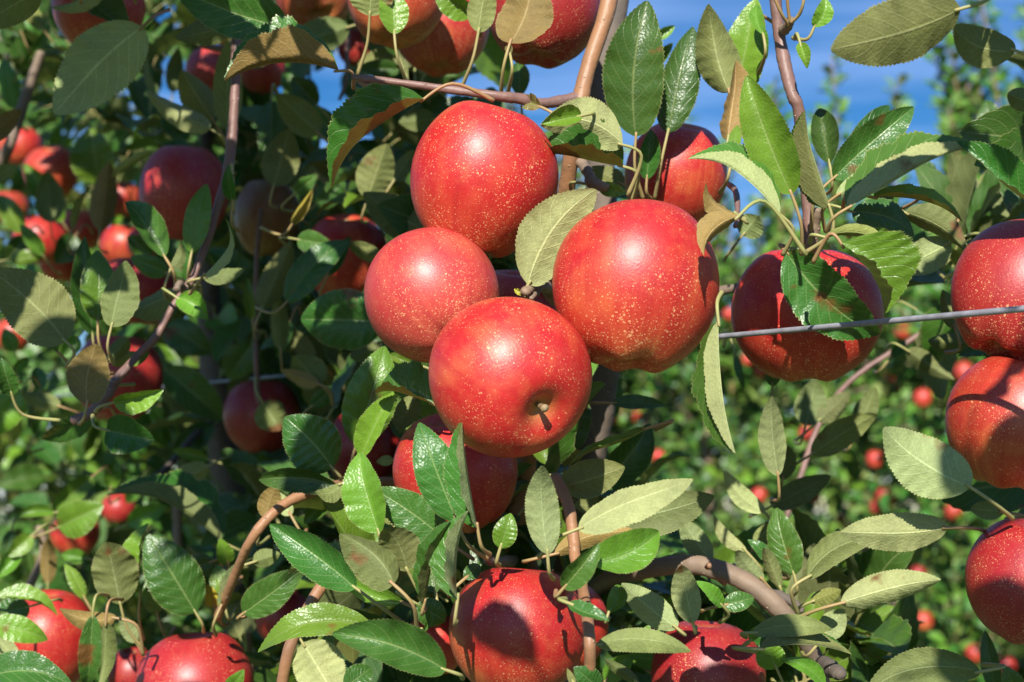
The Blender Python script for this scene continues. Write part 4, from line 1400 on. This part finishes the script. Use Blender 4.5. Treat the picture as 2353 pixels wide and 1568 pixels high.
# unseen leaves added above the picture to throw soft shadows on fruit and leaves
over = []
for x, y, d, t in ((1140, 1390, .80, .55), (1705, 1530, .88, .62), (2330, 1340, .76, .52),
                   (2300, 1270, .76, .60), (2330, 690, .78, .42), (2330, 960, .77, .50), (2240, 930, .77, .56), (400, 420, 1.3, .50), (450, 500, 1.3, .60), (370, 520, 1.3, .7), (300, 680, 1.42, .7), (280, 860, 1.33, .6), (600, 950, 1.45, .7), (350, 1500, .97, .55), (520, 1500, .97, .75),
                   (200, 120, 1.04, .40), (260, 150, 1.04, .36), (130, 760, .97, .60), (200, 900, .94, .66), (380, 1150, 1.0, .75), (420, 1250, 1.04, .8),
                   (740, 740, 1.08, .62), (560, 800, 1.45, .7), (520, 900, 1.5, .75), (470, 980, 1.55, .8), (650, 1000, 1.4, .75), (600, 1080, 1.45, .8), (520, 1100, 1.5, .85), (450, 760, 1.45, .7), (680, 760, 1.35, .7), (400, 1000, 1.4, .8), (560, 1200, 1.4, .85), (640, 860, 1.2, .7), (830, 900, .95, .6), (720, 1000, .94, .62), (560, 600, 1.3, .7)):
    p = P(x, y, d) + SDIR * t
    u_ = Vector((rr.gauss(0, 1), rr.gauss(0, .5), rr.gauss(0, .6))).normalized()
    m_ = place_leaf(p, u_, rr, 0.3, 1.6)
    s_ = 0.066 * rr.uniform(.8, 1.15)
    p = p - u_ * s_ * 0.8
    if all(project(p + u_ * s_ * q)[1] < -25 or project(p + u_ * s_ * q)[2] < 0.1 for q in (0, .7, 1.3)):
        fill[id(MAIN)][1].append((p, m_, s_, 'g', rr.randrange(99)))
        over.append(p)
# single leaves added out of view, sunward, to darken the inside of the crowns
for n_, xr, yr, dr in ((190, (340, 880), (560, 1380), (1.5, 2.2)), (75, (-80, 400), (880, 1500), (1.8, 2.9)), (30, (560, 800), (330, 640), (1.5, 2.0))):
    for _ in range(n_):
        p = P(rr.uniform(*xr), rr.uniform(*yr), rr.uniform(*dr)) + SDIR * rr.uniform(0.75, 1.25)
        u_ = Vector((rr.gauss(0, 1), rr.gauss(0, .5), rr.gauss(0, .6))).normalized()
        m_ = place_leaf(p, u_, rr, 0.5, 1.2)
        s_ = 0.072 * rr.uniform(.8, 1.2)
        if all(project(p + u_ * s_ * q)[1] < -25 for q in (0, .7, 1.3)):
            fill[id(nearest_tree(p))][1].append((p, m_, s_, 'g', rr.randrange(99)))
over.sort(key=lambda q: q.x)
for a_, b_ in zip(over[:-1], over[1:]):
    if (a_ - b_).length < 0.15 and not -0.2 < a_.x < 0.2:
        tube('twig', [(a_, 0.0018), ((a_ + b_) / 2 + Vector((0, 0, .006)), 0.0016), (b_, 0.0014)], BARK_DARK, MAIN, 3, 6)  # added twigs joining the unseen shadow-casting leaves
for t, used in ((MAIN, sum(1 for a, _ in LEAF_LIST if a is MAIN)), (LEFT, sum(1 for a, _ in LEAF_LIST if a is LEFT)), (FAR1, 0), (FAR2, 0)):
    plant_leaves(t, fill[id(t)][1], NEAR_L, max(0, 298 - used))

# ------------------------------------------------------------------ the next row of the orchard, across the grass alley
ROW2_0 = Vector((2.45, 5.9, 0))
FAR_LABELS = ['nearest blurred tree of the far row, at the right edge behind the dark apples',
              'blurred far-row apple tree with tall olive shoots, right of the arching grey branch',
              'blurred far-row apple tree below the wire, between narrow hanging leaf and right apples',
              'blurred apple tree of the far row directly behind the arching grey branch',
              'blurred apple tree of the far row just right of the pale trunk',
              'blurred apple tree of the far row behind the central cluster, glimpsed in the gaps',
              'blurred apple tree of the far row glimpsed through the gap left of the central cluster',
              'blurred apple tree of the far row at far left, glimpsed between leaves']
FAR_MARKS = [(1420, 1000, 'right of the pale trunk'), (1640, 950, 'beside the narrow hanging leaf'), (1800, 960, 'just below the apple under the dark leaf'),
             (1600, 1200, 'above the arching grey branch'), (1990, 1000, 'along the thin purple branch'), (2120, 800, 'between the wire and the touching apples'),
             (2120, 1060, 'by the pale leaf beside the streaked apple'), (2050, 1210, 'around the two pale sidelong leaves at right'), (1800, 1250, 'above the bend of the grey branch'),
             (2000, 1380, 'below the lowest pale leaf at right'), (2150, 1480, 'in the lower right corner'), (1450, 1400, 'under the arching grey branch'),
             (1700, 600, 'high up, right of the biggest apple'), (2100, 500, 'high up near the olive shoots'), (650, 900, 'in the gaps left of the central cluster')]


FAR_APPLES = []


for i, lab in enumerate(FAR_LABELS):
    rr = random.Random(900 + i)
    base = ROW2_0 + ROW_DIR * (0.88 * i) + Vector((rr.uniform(-.08, .08), rr.uniform(-.08, .08), 0))
    t = tree_root(base.x, base.y, lab)
    hgt = rr.uniform(2.75, 2.98)
    tp = [(base + Vector((0, 0, -0.05)), 0.05), (base + Vector((rr.uniform(-.04, .04), 0, 0.8)), 0.04), (base + Vector((rr.uniform(-.06, .06), 0.02, 1.7)), 0.028),
          (base + Vector((rr.uniform(-.05, .05), 0, hgt)), 0.014)]
    v, f = tube_geo(spline(tp, 6), 9, 0.06, i)
    mesh_obj('trunk', v, f, BARK_GREY, t, base)
    items = []
    tips = []
    for k in range(16):
        z = rr.uniform(0.5, hgt - 0.1)
        a = rr.uniform(0, 6.283)
        ln = rr.uniform(0.30, 0.62) * (1.15 - 0.3 * z / hgt)
        p0 = base + Vector((0, 0, z))
        o = Vector((math.cos(a), math.sin(a), rr.uniform(-0.15, 0.5)))
        p1 = p0 + o * ln * 0.5 + Vector((0, 0, 0.04))
        p2 = p0 + o * ln + Vector((0, 0, rr.uniform(-0.12, 0.1)))
        tube('branch', [(p0, 0.012), (p1, 0.009), (p2, 0.004)], BARK_GREY, t, 4, 6, 0.05, k)
        tips += [p1, p2, p0.lerp(p1, .6), p1.lerp(p2, .5)]
    for k in range(580 if i < 5 else 260):
        z = rr.uniform(0.25, hgt + 0.05)
        a = rr.uniform(0, 6.283)
        rad = (0.58 - 0.13 * z / hgt) * math.sqrt(rr.uniform(0.12, 1))
        p = base + Vector((math.cos(a) * rad, math.sin(a) * rad, z))
        if rr.random() < 0.25:
            p = rr.choice(tips) + Vector((rr.gauss(0, .05), rr.gauss(0, .05), rr.gauss(0, .05)))
        o = Vector((math.cos(a) * 0.6, math.sin(a) * 0.6, 0.3))
        rosette(items, p, o, rr, rr.randint(5, 8), 0.078, 'ffglylg', 0.9, 0.9)
    for k in range(15):                                            # this year's long upright shoots
        a = rr.uniform(0, 6.283)
        p0 = base + Vector((math.cos(a) * rr.uniform(.05, .5), math.sin(a) * rr.uniform(.05, .5), hgt - rr.uniform(0.1, 0.7)))
        top = rr.uniform(0.5, 1.55)
        lean = Vector((rr.gauss(0, .10), rr.gauss(0, .10), 1)) * top
        p2 = p0 + lean
        if p2.z > 4.3:
            p2.z = 4.3 - rr.uniform(0, .15)
        p1 = p0.lerp(p2, 0.5) + Vector((rr.gauss(0, .02), rr.gauss(0, .02), 0))
        tube('shoot', [(p0, 0.006), (p1, 0.0045), (p2, 0.002)], BARK_YOUNG, t, 5, 5, 0, k)
        m = int(top / 0.026)
        for q in range(m):
            s = q / m
            p = p0.lerp(p1, s * 2) if s < .5 else p1.lerp(p2, s * 2 - 1)
            a2 = q * 2.4
            rosette(items, p, Vector((math.cos(a2) * 1.4, math.sin(a2) * 1.4, 0.9)), rr, 2 if rr.random() < .5 else 3, 0.105 * (1 - .35 * s), 'flyl', 0.30, 1.2)
    plant_leaves(t, items, FAR_L, 290 if i < 5 else 120)
    spots = []
    for k in range(40 if i < 5 else 8):
        z = rr.uniform(0.75, hgt - 0.3)
        a = rr.uniform(math.pi * 0.95, math.pi * 2.05) if rr.random() < .85 else rr.uniform(0, 6.28)
        rad = rr.uniform(0.42, 0.61)
        c0 = base + Vector((math.cos(a - .4) * rad, math.sin(a - .4) * rad, z))
        spots.append(c0)
        for _ in range(rr.choice((0, 0, 0, 1))):
            spots.append(c0 + Vector((rr.gauss(0, .05), rr.gauss(0, .04), rr.gauss(0, .06))))
    for c0 in spots:
        x, y, d = project(c0)
        if not (-20 < x < 2373 and -20 < y < 1588) or any((x - ax) ** 2 + (y - ay) ** 2 < (ar * 0.9) ** 2 for ax, ay, ar, ad in APPLES):
            continue
        r0 = rr.uniform(0.032, 0.042)
        o = link(bpy.data.objects.new('apple', FAR_MESH[rr.randrange(4)]))
        o.location = c0
        o.rotation_euler = (rr.gauss(0, .25), rr.gauss(0, .25), rr.uniform(0, 6.28))
        o.scale = (r0, r0, r0)
        FAR_APPLES.append((o, link(bpy.data.objects.new('stem', FAR_STEM), o), c0, r0))

# rows beyond, one mass of leaves closing the view
rr = random.Random(4)
far_items = []
for k in range(3400):
    s = rr.uniform(-3.0, 10.0)
    p = Vector((2.45 + 3.1, 5.9 + 1.8, 0)) + ROW_DIR * s + Vector((rr.gauss(0, .25), rr.gauss(0, .25), rr.uniform(0.2, 3.0)))
    rosette(far_items, p, Vector((0, -.4, .3)), rr, 5, 0.16, 'ffgy')
e = bpy.data.objects.new('distant_orchard_row', None)
plant_dummy = Vector((0, 0, 0))
C.objects.link(e)
plant_leaves(e, far_items, FAR_L, 0, 'distant_foliage')
df = [c for c in e.children][0]
df.parent = None
bpy.data.objects.remove(e)
df.name = 'distant_orchard_row'
tag(df, 'far leafy orchard rows merging into one green mass behind the blurred trees', 'hedge')

# far apples: those hidden from view are left out, the others named by where they can be found
bpy.context.view_layer.update()
dg = bpy.context.evaluated_depsgraph_get()
patches = {}
for o, st, c0, r0 in FAR_APPLES:
    seen = 0
    for a, b in ((0, 0), (.6, 0), (-.6, 0), (0, .6), (0, -.6), (.45, .45), (-.45, .45), (.45, -.45), (-.45, -.45)):
        q = c0 + RIGHT * (a * r0) + UP * (b * r0)
        dv = (q - CAM_POS).normalized()
        hit, loc, nn, ix, ho, mw = S.ray_cast(dg, CAM_POS + dv * 0.03, dv)
        if hit and ho.name == o.name:
            seen += 1
    if seen < 2:
        bpy.data.objects.remove(st)
        bpy.data.objects.remove(o)
        continue
    x, y, d = project(c0)
    mark = min(FAR_MARKS, key=lambda m: (m[0] - x) ** 2 + (m[1] - y) ** 2)[2]
    patches.setdefault(mark, []).append((y, o))
ORD = ['topmost', 'second from the top', 'third from the top', 'fourth from the top', 'fifth from the top', 'sixth from the top', 'seventh from the top', 'eighth from the top']
for mark, lst in patches.items():
    lst.sort(key=lambda t: t[0])
    n = len(lst)
    for i, (y, o) in enumerate(lst):
        if n == 1:
            lab = 'only blurred far-row apple ' + mark
        elif i == n - 1:
            lab = 'blurred far-row apple ' + mark + ', lowest there'
        elif i < len(ORD):
            lab = 'blurred far-row apple ' + mark + ', ' + ORD[i]
        else:
            k = n - 1 - i
            lab = 'blurred far-row apple ' + mark + ', ' + (ORD[k].replace('the top', 'the bottom') if 0 < k < len(ORD) else 'in the middle')
        tag(o, lab, 'apple', 'apples of the far orchard row')
print('far apples seen', sum(len(v) for v in patches.values()), {k: len(v) for k, v in patches.items()})
